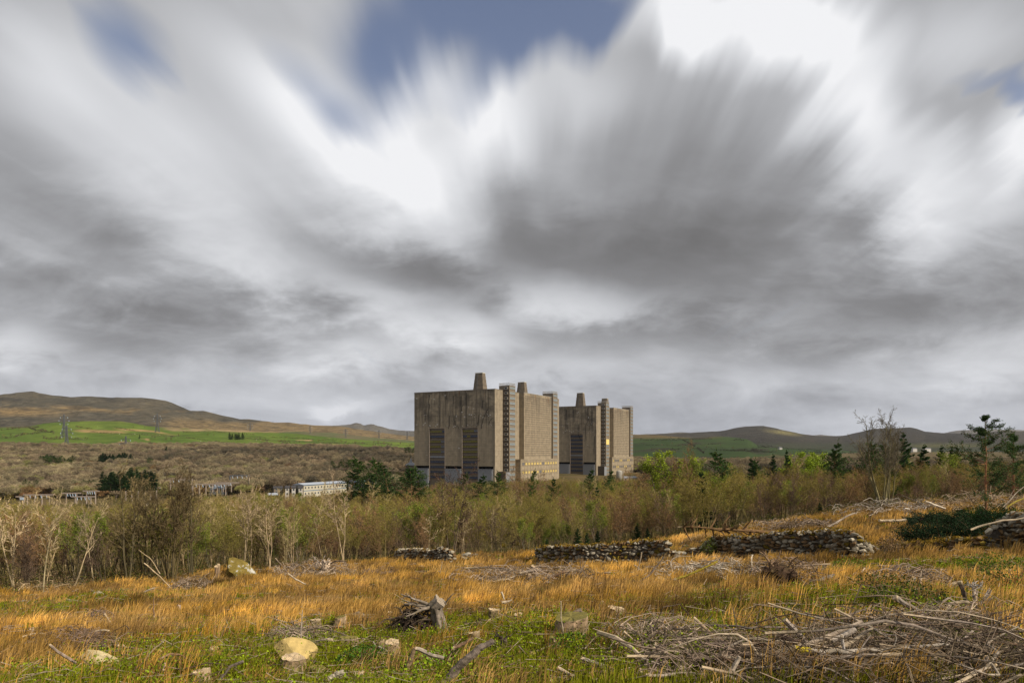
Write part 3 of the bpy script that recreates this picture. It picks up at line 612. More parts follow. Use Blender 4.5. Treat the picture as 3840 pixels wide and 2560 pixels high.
    for _ in range(46):
        zx = rr.uniform(60, 1130); zy = rr.choice([rr.normal(745, 14), rr.uniform(320, 1250), rr.normal(610, 20)]); x, z = w2(zx, zy)
        if 11.2 < -x < 23.2 and z < 33 or 34.8 < -x < 47 and z < 33: continue
        ww = rr.uniform(.12, .5); hh = rr.uniform(.08, .25); g = Geo(); g.box(x-ww, x+ww, -.04, .01, z-hh, z+hh); ob('wall_patch', g.mesh('wall_patch', M['repair_patch']), root)
    g = Geo(); g.box(.3, 5.5, 3.0, 8.4, -6, 6.2, m=0); g.box(5.502, 5.6, 3.3, 8.2, -6, 5.8, m=1); ob('entrance_block', g.mesh('entrance_block', [M['spandrel_dark'], M['steel_grey']]), root)
    return root
g_ = Geo(); g_.box(0, 3.9, -.03, .05, 0, 1.55); mk_infill = g_.mesh('shade_infill', M['spandrel_dark'])  # darker panels paint shade onto the left side of the stair tower
reactor((-10.05, 400, BZ), 'nearer and larger looking concrete reactor block with olive and navy window bands', 1)
reactor((67.6, 547, BZ), 'farther concrete reactor block behind to the right, with plain navy window bands', 2)

# ------------------------------------------------------------------ power lines, switchyard, low buildings
def pylon(px, ytop, ybase, H, label, arms=3, w=None):
    Y = H * F / (ybase - ytop); x = (px-CX)/F*Y; z0 = (HZ - ybase)/F*Y
    root = tag(empty('pylon', (x, Y, z0), R(15)), label, 'pylon', 'lattice pylons along the valley')
    b = .10*H; r = .006*H if Y > 1200 else .0048*H
    def half(z): return np.interp(z, [0, .55*H, H], [b, .028*H, .012*H])
    g = Geo(); lv = [0, .16, .30, .42, .53, .62, .70, .78, .86, .93, 1.0]
    for a0, a1 in zip(lv[:-1], lv[1:]):
        h0, h1 = half(a0*H), half(a1*H); c0 = [(sx*h0, sy*h0, a0*H) for sx, sy in ((-1,-1),(1,-1),(1,1),(-1,1))]; c1 = [(sx*h1, sy*h1, a1*H) for sx, sy in ((-1,-1),(1,-1),(1,1),(-1,1))]
        for i in range(4):
            j = (i+1) % 4; g.beam(c0[i], c1[i], r*1.6); g.beam(c0[i], c1[j], r*.8); g.beam(c0[j], c1[i], r*.8); g.beam(c1[i], c1[j], r*.8)
    ob('tower', g.mesh('tower', M['lattice_steel']), root)
    for k, z in enumerate((.60, .74, .88)[:arms]):
        g = Geo(); L = (.15, .19, .14)[k]*H
        for sx in (-1, 1):
            for sy in (-1, 1): g.beam((sx*half(z*H), sy*half(z*H), z*H), (sx*L, 0, z*H), r); g.beam((sx*half(z*H+.05*H), sy*half(z*H), (z+.05)*H), (sx*L, 0, z*H), r)
        a_ = ob('crossarm', g.mesh('crossarm', M['lattice_steel']), root)
        g = Geo()
        for sx in (-1, 1): g.beam((sx*L, 0, z*H), (sx*L, 0, z*H-.045*H), r*1.6, 6)
        ob('insulator', g.mesh('insulator', M['insulator_glass']), a_)
    return root
pylon(250, 1594, 1700, 44, 'tall grey pylon standing in the brown wood below the green hill at far left')
pylon(240, 1553, 1640, 44, 'pylon on the green hill just behind the tall one in the wood')
pylon(472, 1635, 1745, 44, 'pylon with bluish insulators rising out of the dark conifer belt')
pylon(590, 1550, 1620, 44, 'pylon on the crest of the green hill against the moor')
pylon(938, 1584, 1638, 44, 'pylon on the tawny strip left of the quarry scars')
pylon(1163, 1596, 1636, 44, 'pylon below the moor midway to the concrete block')
pylon(1296, 1607, 1650, 44, 'pale pylon standing under the twin topped mountain')
pylon(1421, 1611, 1650, 44, 'pylon next but one from the concrete block')
pylon(1527, 1615, 1650, 44, 'last pylon before the edge of the near concrete block')
pylon(976, 1571, 1580, 30, 'tiny mast on the moor skyline, left one of two')
pylon(1024, 1577, 1587, 30, 'tiny mast on the moor skyline, right one of two')
pylon(741, 1771, 1850, 26, 'squat terminal pylon with wide arms above the switchyard', arms=2)

def gantry(px0, px1, y0, y1, posts, label, Y=430., mat='concrete_post', thick=.35, over=2.5):
    x0, x1 = (px0-CX)/F*Y, (px1-CX)/F*Y; z1 = zpix(y0, Y); zb = zpix(y1, Y) - 1.5
    root = tag(empty('switchyard_gantry', ((x0+x1)/2, Y, zb), R(4)), label, 'gantry', 'switchyard gantries left of the reactors')
    L = (x1-x0)/2; g = Geo(); g.box(-L-over, L+over, -.3, .3, z1-zb-.75, z1-zb); ob('beam', g.mesh('beam', M[mat]), root)
    for i in range(posts):
        xx = -L + 2*L*i/(posts-1); g = Geo()
        g.beam((xx-.15, 0, 0), (xx-.05, 0, z1-zb-.75), thick*1.5, 4, r1=thick); g.beam((xx-.8, 0, z1-zb-.9), (xx+.8, 0, z1-zb-.9), .25)
        ob('post', g.mesh('post', M[mat]), root)
    g = Geo()
    for i in range(4):
        xx = -L + 2*L*(i+.5)/4; g.beam((xx, -.4, z1-zb-.8), (xx+.7, -1.0, z1-zb-2.4), .14, 5)
    ob('insulator', g.mesh('insulator', M['insulator_glass']), root)
gantry(75, 90, 1859, 1893, 2, 'single leg gantry at the far left end of the switchyard')
gantry(105, 184, 1852, 1895, 4, 'four legged concrete gantry behind the leftmost birches')
gantry(250, 287, 1846, 1883, 2, 'two legged gantry with leaning beam ends, second from the left group')
gantry(326, 358, 1838, 1880, 2, 'taller pair of gantry legs above the equipment', Y=450)
gantry(284, 340, 1859, 1895, 2, 'lower gantry in front of the taller pair')
gantry(474, 586, 1826, 1868, 6, 'long many legged gantry behind the tall willow clump', Y=445)
gantry(641, 720, 1795, 1830, 2, 'pale orange steel portal right of the willow clump', Y=470, over=.3)
gantry(725, 820, 1812, 1850, 5, 'low pale gantry in front of the switchgear', Y=440)
gantry(800, 846, 1812, 1848, 4, 'short gantry at the right end of the switchgear', Y=452, thick=.25)
gantry(864, 933, 1780, 1822, 2, 'dark grey steel portal highest in the switchyard', Y=480, mat='lattice_steel', thick=.5, over=.3)
gantry(838, 868, 1807, 1835, 2, 'stub gantry under the dark portal', Y=460, thick=.25, over=5)
rr = np.random.default_rng(5)
for i in range(16):
    px = rr.uniform(770, 845); Y = rr.uniform(432, 465); x, _, z = on(px, Y); z = zpix(1848, Y)
    root = tag(empty('switchgear', (x, Y, z), 0), 'grey switchgear post with stacked insulators in the crowded yard', 'switchgear', 'switchgear crowded under the gantries')
    g = Geo(); h = rr.uniform(2.5, 5); g.beam((0,0,-2), (0,0,h), .18); g.box(-.8, .8, -.4, .4, -1.0, .6); ob('post', g.mesh('post', M['lattice_steel']), root)
    g = Geo(); g.beam((-.8,0,h), (.8,0,h+.3), .16, 6); ob('insulator', g.mesh('insulator', M['insulator_glass'] if i % 2 else M['blue_band']), root)

def lowhouse(px0, px1, ytop, ybase, Y0, Y1, depth, label, cat, name, wall='cream_wall', roof='roof_sheet', storeys=2, nwin=14, band=True):
    x0, x1 = (px0-CX)/F*Y0, (px1-CX)/F*Y1; L = math.hypot(x1-x0, Y1-Y0); a = math.atan2(Y1-Y0, x1-x0)
    zt = zpix(ytop, Y0); zb = zpix(ybase, Y0); h = zt - zb
    root = tag(empty(name, (x0, Y0, zb), a), label, cat)
    g = Geo(); g.box(0, L, 0, depth, -3, h); ob('wall', g.mesh('wall', M[wall]), root)
    g = Geo(); g.add([(-.4,-.5,h+.01),(L+.4,-.5,h+.01),(L+.4,depth+.5,h+.01),(-.4,depth+.5,h+.01),(-.4,depth/2,h+1.1),(L+.4,depth/2,h+1.1)], [(0,1,5,4),(2,3,4,5)]); g.add([(-.4,-.5,h+.01),(-.4,depth/2,h+1.1),(-.4,depth+.5,h+.01),(L+.4,-.5,h+.01),(L+.4,depth+.5,h+.01),(L+.4,depth/2,h+1.1)], [(0,1,2),(3,4,5)]); ob('roof', g.mesh('roof', M[roof]), root)
    if band:
        g = Geo(); g.box(-.05, L+.05, -.12, -.002, h-.45, h); 
        if storeys > 1: g.box(-.05, L+.05, -.1, -.002, h/2-.15, h/2+.2)
        ob('fascia', g.mesh('fascia', M['blue_band']), root)
    wm = Geo(); wm.box(0, 1.1, -.06, .05, 0, 1.2, m=0); wm.box(.08, 1.02, -.08, -.06, .08, 1.12, m=1); me = wm.mesh('window', [M['white_frame'], M['dark_glass']])
    for s in range(storeys):
        for i in range(nwin): place('window', me, root, (L*(i+.5)/nwin - .5, -.01, h*(s+.35)/storeys))
    return root
lowhouse(1139, 1300, 1818, 1862, 420, 455, 9, 'long two storey cream prefabricated office with blue bands under a pale roof', 'office block', 'office_block')
lowhouse(1328, 1372, 1806, 1835, 462, 468, 8, 'short cream block with blue roof edge behind the pines', 'office block', 'office_block', nwin=5)
lowhouse(1395, 1430, 1812, 1838, 470, 476, 8, 'cream prefabricated block half hidden under the pine group', 'office block', 'office_block', nwin=4)
for i, px in enumerate((1070, 1094, 1120)):
    lowhouse(px, px+14, 1829, 1860, 412, 412.6, 15, ('white ended cabin at the left of three beside the long office', 'white ended cabin in the middle of three beside the long office', 'white ended cabin nearest to the long cream office')[i], 'cabin', 'site_cabin', wall='white_render', roof='shed_dark', nwin=1, band=False)
lowhouse(1028, 1060, 1830, 1852, 416, 418, 8, 'grey brown windowless cabin at the left end of the site offices', 'cabin', 'site_cabin', wall='spandrel', roof='shed_dark', nwin=2, band=False)
lowhouse(1009, 1040, 1856, 1880, 400, 402, 8, 'low black shed with flat roof below the cabins', 'shed', 'site_shed', wall='shed_dark', storeys=1, nwin=1, band=False)
lowhouse(998, 1045, 1881, 1890, 380, 384, 7, 'pale blue sheet roof half sunk among the birches', 'shed', 'site_shed', wall='blue_sheet', storeys=1, nwin=1, band=False)
lowhouse(912, 944, 1912, 1926, 300, 304, 6, 'blue grey roof glimpsed through the willows left of centre', 'shed', 'site_shed', wall='lead_grey', roof='blue_sheet', storeys=1, nwin=1, band=False)
lowhouse(520, 620, 1898, 1910, 380, 392, 8, 'long white roof glimpsed through the tall willow clump', 'shed', 'site_shed', wall='white_render', roof='white_render', storeys=1, nwin=3, band=False)
for px, py, Y, w, lab in ((3428,1684,2900,22,'small white farmhouse at the foot of the dark right ridge'), (3476,1684,2900,34,'larger pale farm steading beside the small white farmhouse'), (2925,1682,2500,12,'tiny white cottage among dark trees below the rounded summit')):
    x = (px-CX)/F*Y; z = zpix(py+3, Y); r_ = tag(empty('farmhouse', (x, Y, z), .3), lab, 'farmhouse')
    g = Geo(); g.box(-w/2, w/2, -5, 5, -8, 6); ob('wall', g.mesh('wall', M['white_render']), r_)
    g = Geo(); g.add([(-w/2,-5.5,6.02),(w/2,-5.5,6.02),(w/2,5.5,6.02),(-w/2,5.5,6.02),(-w/2,0,10),(w/2,0,10)], [(0,1,5,4),(2,3,4,5)]); g.add([(-w/2,-5.5,6.02),(-w/2,0,10),(-w/2,5.5,6.02),(w/2,-5.5,6.02),(w/2,5.5,6.02),(w/2,0,10)], [(0,1,2),(3,4,5)]); ob('roof', g.mesh('roof', M['slate']), r_)
# small pointed roof beside the near block, tank and boiler house right of the far block
x = (1541-CX)/F*470; z = zpix(1752, 470)
r_ = tag(empty('pointed_kiosk', (x, 470, z)), 'small kiosk with a pointed grey roof at the left foot of the near block', 'kiosk')
g = Geo(); g.box(-3.2, 3.2, -3.2, 3.2, -8, 1.6); ob('wall', g.mesh('wall', M['spandrel']), r_)
g = Geo(); g.add([(-3.8,-3.8,1.62),(3.8,-3.8,1.62),(3.8,3.8,1.62),(-3.8,3.8,1.62),(-1,-1,3.6),(1,-1,3.6),(1,1,3.6),(-1,1,3.6),(0,0,6.6)], [(0,1,5,4),(1,2,6,5),(2,3,7,6),(3,0,4,7)]); g.add([(-1,-1,3.6),(1,-1,3.6),(1,1,3.6),(-1,1,3.6),(0,0,6.8)], [(0,1,4),(1,2,4),(2,3,4),(3,0,4)]); ob('roof', g.mesh('roof', M['steel_grey']), r_)
x = (2322-CX)/F*430; z = zpix(1800, 430)
r_ = tag(empty('storage_tank', (x, 430, z)), 'upright white cylindrical tank below the far block', 'tank')
th = np.linspace(0, math.pi/2, 6); V_, F_ = tube([(0,0,-3),(0,0,5.2)] + [(0,0,5.2+1.2*math.sin(a)) for a in th[1:]], [1.9,1.9] + [1.9*math.cos(a)+.02 for a in th[1:]], 20); g = Geo(); g.add(V_, F_); ob('shell', g.mesh('shell', M['white_frame'], True), r_)
g = Geo(); g.beam((2.1, -.3, -3), (2.1, -.3, 6), .12); g.beam((2.5, -.3, -3), (2.5, -.3, 6), .12)
for q in np.arange(-2, 6, .6): g.beam((2.1,-.3,q), (2.5,-.3,q), .05)
ob('ladder', g.mesh('ladder', M['white_frame']), r_)
lowhouse(2338, 2392, 1792, 1812, 440, 446, 8, 'low pale pipework building right of the white tank', 'boiler house', 'boiler_house', wall='concrete_post', roof='steel_grey', storeys=1, nwin=3, band=False)

# ------------------------------------------------------------------ power line cables
def cable(pts, label, r=.12, sag=9):
    P = []
    for p, q in zip(pts[:-1], pts[1:]):
        for t_ in np.linspace(0, 1, 14)[:-1]: P.append([p[i] + (q[i]-p[i])*t_ for i in range(2)] + [p[2] + (q[2]-p[2])*t_ - sag*4*t_*(1-t_)])
    P.append(list(pts[-1])); V, Fc = tube(P, [r]*len(P), 3, caps=False); g = Geo(); g.add(V, Fc); return tag(ob('power_cable', g.mesh('power_cable', M['lattice_steel'])), label, 'power cable')
def ptop(px, y, H, yt, yb): Y = H*F/(yb-yt); return ((px-CX)/F*Y, Y, (HZ-y)/F*Y)
cable([ptop(490,1670,44,1635,1745), ptop(770,1780,26,1771,1850)], 'cable drooping from the conifer belt pylon to the terminal pylon', .16)
cable([ptop(268,1625,44,1594,1700), ptop(454,1664,44,1635,1745)], 'cable strung between the two nearest pylons in the wood', .16)

# ------------------------------------------------------------------ trees: prototypes
def unit(v): v = np.asarray(v, float); return v / (np.linalg.norm(v) + 1e-9)
def perp(d, g):
    a = g.normal(size=3); a -= d * a.dot(d); return unit(a)
def grow(g, p, d, L, r, lev, S, kids, up, bend, ang, step=None):
    """recursive limb: appends (p0,p1,r0,r1) to S[lev]"""
    n = (7, 5, 4, 3, 2)[lev]; seg = L / n; d = unit(d); r_end = r * (.25 if lev == 0 else .3)
    for i in range(n):
        f = i / n; r0 = r * (1-f) + r_end * f; r1 = r * (1-(i+1)/n) + r_end * (i+1)/n
        q = p + d * seg; S[lev].append((p, q, r0, r1)); 
        if lev + 1 < len(S) and (lev > 0 or f >= step):
            k = kids[lev] / (n if lev > 0 else n * (1-step)); k = int(k) + (g.random() < k % 1)
            for _ in range(k):
                t_ = g.random(); pp = p + (q-p)*t_; dd = unit(d * math.cos(ang[lev]) + perp(d, g) * math.sin(ang[lev]) * g.uniform(.7, 1.2))
                LL = L * (1 - .62*f) * (.42, .5, .55, .6)[lev] * g.uniform(.6, 1.15)
                grow(g, pp, dd, LL, r0 * (.5, .5, .55, .6)[lev], lev+1, S, kids, up, bend, ang, step)
        p = q; d = unit(d + g.normal(size=3) * bend[lev] + np.array([0, 0, up[lev]]))
def seg_geo(G, L, k, col, g, vary=.15, m=0, rmin=0.0):
    if not L: return
    P0 = np.array([s[0] for s in L]); P1 = np.array([s[1] for s in L]); R0 = np.maximum([s[2] for s in L], rmin); R1 = np.maximum([s[3] for s in L], rmin)
    V, Fq = segs(P0, P1, R0, R1, k); cc = np.repeat(np.array(col)[None] * (1 + g.normal(size=(len(L), 1)) * vary), 2*k, axis=0)
    G.add(V, Fq, np.clip(cc, .005, 1), m)
def bare(seed, H=8, stems=1, spread=.12, kids=(14, 7, 4), up=(.03,.06,.05,.0), bend=(.05,.14,.2,.3), ang=(.75,.7,.7,.7), bark=(.20,.17,.12), twig=(.17,.12,.07), bud=(.22,.21,.05), nb=1500, bs=.07, step=.3, r=.075, rt=.012, levels=4):
    g = np.random.default_rng(seed); S = [[] for _ in range(levels)]
    for s in range(stems):
        a = g.uniform(0, 6.28); d = (math.cos(a)*spread*g.uniform(.5,1.4), math.sin(a)*spread*g.uniform(.5,1.4), 1)
        grow(g, np.array([math.cos(a)*.12*stems*.3, math.sin(a)*.12*stems*.3, -.3]), d, H*g.uniform(.82, 1.05), r*g.uniform(.7, 1.1), 0, S, kids, up, bend, ang, step)
    T_ = Geo(); seg_geo(T_, S[0], 6, bark, g, .12); seg_geo(T_, S[1], 4, np.array(bark)*.85, g, .15, rmin=.008)
    C = Geo()
    for l in S[2:]: seg_geo(C, l, 3, twig, g, .22, rmin=rt)
    tips = np.array([s[1] for l in S[2:] for s in l]); 
    if nb and len(tips):
        P = tips[g.integers(0, len(tips), nb)] + g.normal(size=(nb, 3)) * .16
        V, Fq = cards(P, g.uniform(.5, 1.3, nb) * bs, g); cc = np.array(bud)[None] * g.uniform(.6, 1.4, (nb, 1)); C.add(V, Fq, np.repeat(cc, 4, axis=0), 1)
    return T_.mesh('trunk', M['bark']), C.mesh('crown', [M['bark'], M['leafage']])
def needle(seed, H=9, kind='pine', base=.25, col=(.035,.065,.02), bark=(.20,.11,.06), dens=1.0, r=.13, wid=.30, clump=.5):
    g = np.random.default_rng(seed); T_ = Geo(); C = Geo(); pts = []; p = np.array([0, 0, -.3]); n = 12; d = np.array([g.normal()*.03, g.normal()*.03, 1.]); tp = [p.copy()]
    for i in range(n): p = p + d * (H+.3)/n; d = unit(d + g.normal(size=3)*(.04 if kind == 'pine' else .01) * np.array([1,1,0])); tp.append(p.copy())
    tp = np.array(tp); V, Fs = tube(tp, np.linspace(r, .02, n+1), 7, .04, g=g); T_.add(V, Fs, bark)
    limbs = []; zz = base * H
    while zz < H * .985:
        f = (zz/H - base) / (1 - base); k = g.integers(3, 6) if kind == 'pine' else g.integers(5, 8)
        Lm = H * wid * ((1-f)**.75 * (.75 + .4*g.random()) if kind != 'pine' else (math.sin(math.pi*min(1, f*.80+.24))**.7 * g.uniform(.55, 1.15))) + .15
        for q in range(k):
            a = g.uniform(0, 6.28); o_ = np.array([np.interp(zz, tp[:, 2], tp[:, 0]), np.interp(zz, tp[:, 2], tp[:, 1]), zz + g.normal()*.08])
            rise = g.uniform(.05, .5) if kind == 'pine' else g.uniform(-.25, .1) + .3*f
            d0 = unit([math.cos(a), math.sin(a), rise]); P = [o_]; nn = 4; LL = Lm * g.uniform(.7, 1.1)
            for s in range(nn): P.append(P[-1] + d0 * LL/nn); d0 = unit(d0 + [0, 0, .12] + g.normal(size=3)*.08)
            for s in range(nn): limbs.append((P[s], P[s+1], .028*(1-s/nn)+.008, .028*(1-(s+1)/nn)+.006))
            for s in range(1, nn+1):
                w = LL * .30 * (1 if kind == 'pine' else (1.15 - s/nn*.6)); m_ = int((26 if kind == 'pine' else 30) * dens * (.5 + s/nn*.6))
                cl = g.normal(size=(m_, 3)) * np.array([w, w, w*(.42 if kind == 'pine' else .22)]) * clump * (1.0 if s < nn else .8) + P[s]
                pts.append(cl)
        zz += H * (g.uniform(.045, .085) if kind == 'pine' else g.uniform(.035, .055))
    pts.append(np.array([tp[-1]] * 25) + g.normal(size=(25, 3)) * [.12, .12, .25])
    seg_geo(T_, limbs, 3, np.array(bark)*.7, g)
    P = np.concatenate(pts); V, Fq = cards(P, g.uniform(.6, 1.5, len(P)) * (.022*H + .05), g, .42)
    shade = g.uniform(.55, 1.5, (len(P), 1)) ; cc = np.array(col)[None] * shade + np.array([.02,.02,0])[None] * (g.random((len(P), 1)) < .15); C.add(V, Fq, np.repeat(cc, 4, axis=0))
    return T_.mesh('trunk', M['bark']), C.mesh('crown', M['leafage'])
OLV = (.285,.25,.035); RUS = (.26,.155,.042); PRP = (.11,.075,.045); LIM = (.24,.31,.03); TAN = (.22,.17,.10)
PB = {}
for i in range(3): PB['willow%d' % i] = bare(100+i, H=6.8+i*.5, stems=5+i, spread=.34, kids=(10, 7, 5), bark=(.25,.20,.085), twig=(.235,.19,.065), bud=OLV, nb=2200, bs=.065, rt=.010, step=.3, r=.05)
for i in range(2): PB['rusty%d' % i] = bare(120+i, H=7, stems=4, spread=.26, kids=(11, 7, 5), bark=(.17,.12,.07), twig=(.27,.17,.09), bud=RUS, nb=1700, bs=.06, rt=.010, step=.25, r=.05)
for i in range(2): PB['purple%d' % i] = bare(130+i, H=6.5, stems=3, spread=.25, kids=(11, 7, 4), bark=(.13,.10,.07), twig=(.18,.12,.085), bud=PRP, nb=1400, bs=.06, rt=.010, step=.25, r=.05)
for i in range(3): PB['birch%d' % i] = bare(140+i, H=7.2+.5*i, stems=1+i % 2, spread=.12, kids=(13, 6, 4), bark=(.50,.38,.22), twig=(.40,.31,.16), bud=(.32,.27,.08), nb=700, bs=.06, step=.28, r=.062, ang=(.6,.6,.6,.6))
PB['lime0'] = bare(150, H=7, stems=4, spread=.3, kids=(9, 6, 4), twig=(.17,.13,.05), bud=LIM, nb=7000, bs=.15, r=.06)
PB['green0'] = bare(152, H=6.5, stems=5, spread=.35, kids=(8, 6, 4), twig=(.16,.14,.06), bud=(.20,.25,.035), nb=4500, bs=.10, r=.05)
PB['pine0'] = needle(160, 10, 'pine', .28, (.040,.072,.018), wid=.24); PB['pine1'] = needle(161, 9, 'pine', .2, (.035,.068,.02), wid=.27)
PB['spruce0'] = needle(162, 10, 'spruce', .06, (.020,.042,.018), (.10,.07,.05), wid=.22); PB['spruce1'] = needle(163, 9, 'spruce', .1, (.03,.06,.022), (.10,.07,.05), wid=.24)
def dome(seed, Rr=4.6, Hh=8.5, col=(.17,.125,.075), n=1500, leaf=0.0):
    """far broadleaf crown of bare twigs: many fine twig slivers through a domed volume, on a short trunk"""
    g = np.random.default_rng(seed); G = Geo(); seg_geo(G, [(np.array([0,0,-1.]), np.array([.2,0,3.]), .3, .2)] + [(np.array([.2,0,2.5]), np.array([math.cos(a)*2, math.sin(a)*2, 5.5+g.normal()]), .15, .05) for a in g.uniform(0, 6.28, 6)], 4, (.15,.12,.09), g)
    lob = g.normal(size=(9, 3)) * [Rr*.45, Rr*.45, .9] + [0, 0, Hh*.66]; who = g.integers(0, 9, n)
    dd = g.normal(size=(n, 3)); dd /= np.linalg.norm(dd, axis=1, keepdims=True); dd[:, 2] = np.abs(dd[:, 2]) * 1.1 - .25
    P = lob[who] + dd * (g.random((n, 1)) ** .35) * Rr * .52; P[:, 2] = np.clip(P[:, 2], 1.5, None)
    dr = unit_rows(dd + np.array([0,0,.5]) + g.normal(size=(n, 3))*.5); L = g.uniform(.5, 1.3, (n, 1)); V, Fq = segs(P - dr*L*.5, P + dr*L*.5, np.full(n, .07), np.full(n, .03), 3)
    lc = (np.array(col)[None] * (1 + g.normal(size=(9, 1))*.12))[who] * g.uniform(.7, 1.3, (n, 1)); G.add(V, Fq, np.repeat(lc, 6, axis=0))
    V, Fq = cards(P, g.uniform(.25, .7, n), g, .5); G.add(V, Fq, np.repeat(lc, 4, axis=0), 1)
    return G.mesh('crown', [M['bark'], M['leafage']])
def unit_rows(v): return v / np.linalg.norm(v, axis=1, keepdims=True)
DM = [dome(200, 5.6, 9, (.25,.20,.125)), dome(201, 5.0, 8.5, (.19,.15,.10)), dome(202, 6.2, 9.5, (.30,.25,.15)), dome(203, 4.8, 7.5, (.25,.24,.09)), dome(204, 4.6, 9, (.135,.115,.08)), dome(205, 4.6, 7.5, (.28,.175,.085))]

# ------------------------------------------------------------------ scattered masses (one object each, instanced on points)
def scatter(name, pts, rot, scl, idx, meshes, label, cat):
    lib = bpy.data.collections.new(name + '_library')
    for i, ms in enumerate(meshes):
        if isinstance(ms, tuple): ms = join(ms)
        lib.objects.link(bpy.data.objects.new('%s_kind_%02d' % (name, i), ms))
    me = bpy.data.meshes.new(name); me.vertices.add(len(pts)); me.vertices.foreach_set('co', np.asarray(pts, np.float32).ravel())
    for nm, ty, dat, key in (('rot', 'FLOAT', rot, 'value'), ('scl', 'FLOAT', scl, 'value'), ('idx', 'INT', idx, 'value')):
        a = me.attributes.new(nm, ty, 'POINT'); a.data.foreach_set(key, np.asarray(dat, np.int32 if ty == 'INT' else np.float32))
    o = ob(name, me); ng = bpy.data.node_groups.new(name, 'GeometryNodeTree'); ng.interface.new_socket('Geometry', in_out='INPUT', socket_type='NodeSocketGeometry'); ng.interface.new_socket('Geometry', in_out='OUTPUT', socket_type='NodeSocketGeometry')
    N = ng.nodes; gi = N.new('NodeGroupInput'); go = N.new('NodeGroupOutput'); ip = N.new('GeometryNodeInstanceOnPoints'); ci = N.new('GeometryNodeCollectionInfo')
    ci.inputs['Collection'].default_value = lib; ci.inputs['Separate Children'].default_value = True; ci.inputs['Reset Children'].default_value = True
    def na(nm, ty): n = N.new('GeometryNodeInputNamedAttribute'); n.data_type = ty; n.inputs[0].default_value = nm; return n.outputs['Attribute']
    cx_ = N.new('ShaderNodeCombineXYZ'); Lk = ng.links; Lk.new(na('rot', 'FLOAT'), cx_.inputs[2]); Lk.new(gi.outputs[0], ip.inputs['Points']); Lk.new(ci.outputs[0], ip.inputs['Instance'])
    ip.inputs['Pick Instance'].default_value = True; Lk.new(na('idx', 'INT'), ip.inputs['Instance Index']); Lk.new(cx_.outputs[0], ip.inputs['Rotation']); Lk.new(na('scl', 'FLOAT'), ip.inputs['Scale']); Lk.new(ip.outputs[0], go.inputs[0])
    md = o.modifiers.new('scatter', 'NODES'); md.node_group = ng
    return tag(o, label, cat, kind='stuff')
def join(ms):
    import bmesh
    bm = bmesh.new(); mats = []
    for me in ms:
        off = len(mats); mats += list(me.materials); n0 = len(bm.faces); bm.from_mesh(me); bm.faces.ensure_lookup_table()
        for f in bm.faces[n0:]: f.material_index += off
    out = bpy.data.meshes.new('tree'); bm.to_mesh(out); bm.free()
    for m in mats: out.materials.append(m)
    return out
def tree(key, x, y, s, label, group=None, cat='tree', name=None, rz=None, sz=None, z=None):
    nm = name or {'willow': 'willow_tree', 'rusty': 'alder_tree', 'purple': 'bare_tree', 'birch': 'birch_tree', 'lime': 'leafing_tree', 'green': 'budding_tree', 'pine': 'pine_tree', 'spruce': 'spruce_tree'}[key.rstrip('0123456789')]
    r_ = tag(empty(nm, (x, y, float(zg(x, y)) - .05 if z is None else z), random.uniform(0, 6.28) if rz is None else rz), label, cat, group); r_.scale = (s, s, s if sz is None else sz)
    ob('trunk', PB[key][0], r_); ob('crown', PB[key][1], r_); return r_

# ------------------------------------------------------------------ placing the trees
def pick(uu, Y, g):
    """which kind stands where"""
    n = g.random(); k = snoise(uu*9, np.log(Y)*4, 77, 3, 1.0)
    if uu < -.30: tab = [('birch', .30), ('willow', .34), ('rusty', .16), ('purple', .08), ('green', .12)]
    elif uu < .1: tab = [('birch', .12), ('willow', .48), ('rusty', .14), ('purple', .14), ('green', .12)]
    elif uu < .42: tab = [('birch', .05), ('willow', .42), ('rusty', .18), ('purple', .20), ('green', .13), ('spruce', .02)]
    else: tab = [('birch', .03), ('willow', .22), ('rusty', .18), ('purple', .47), ('green', .05), ('pine', .05)]
    if k > .35 and uu > -.3: tab = [('purple', .5), ('rusty', .4), ('willow', .1)]
    a = 0
    for nm, p in tab:
        a += p
        if n < a: break
    return nm + str(g.integers(0, {'birch': 3, 'willow': 3, 'rusty': 2, 'purple': 2, 'green': 1, 'spruce': 2, 'pine': 2}[nm]))
def hfac(uu, Y):
    """canopy height wanted at a direction, so that the tree tops stay below the things seen over them"""
    return np.interp(uu, [-.8,-.6,-.45,-.3,-.1,.05,.2,.35,.5,.8], [1.0,1.0,1.0,.95,.92,.85,.85,1.0,.92,1.0])
LAB = {'birch': ('pale stemmed bare birch among the front row of the wood', 'birches along the edge of the wood'), 'willow': ('olive multi stemmed willow in catkin at the edge of the wood', 'willows along the edge of the wood'),
 'rusty': ('rusty brown multi stemmed alder at the edge of the wood', 'alders along the edge of the wood'), 'purple': ('dark purplish brown bare tree at the edge of the wood', 'dark bare trees along the edge of the wood'),
 'green': ('willow just turning green at the edge of the wood', 'greening willows along the edge of the wood'), 'spruce': ('small dark spruce at the edge of the wood', 'small spruces in the wood'), 'pine': ('small dark pine at the edge of the wood', 'small pines in the wood')}
YW = at(1600, 2108)[1]; YB = at(906, 2157)[1]; YS = at(1216, 2150)[1]; print('wall Y', YW, 'boulder Y', YB, YS)
def keep(x, y):
    uu = x / y; px = CX + uu*F
    if 1400 < px < 1830 and y < YW + 2.5: return False
    if 780 < px < 1000 and y < YB + 3: return False
    if 1120 < px < 1330 and y < YS + 2: return False
    if y > 392 and 1480 < px < 2420 : return False       # the station yard
    if y > 360 and 1000 < px < 1480 and y < 430: return False
    if y > 405 and px < 960 and y < 480: return False   # switchyard
    return True
g = np.random.default_rng(21)
cand = []
Y = 49.0
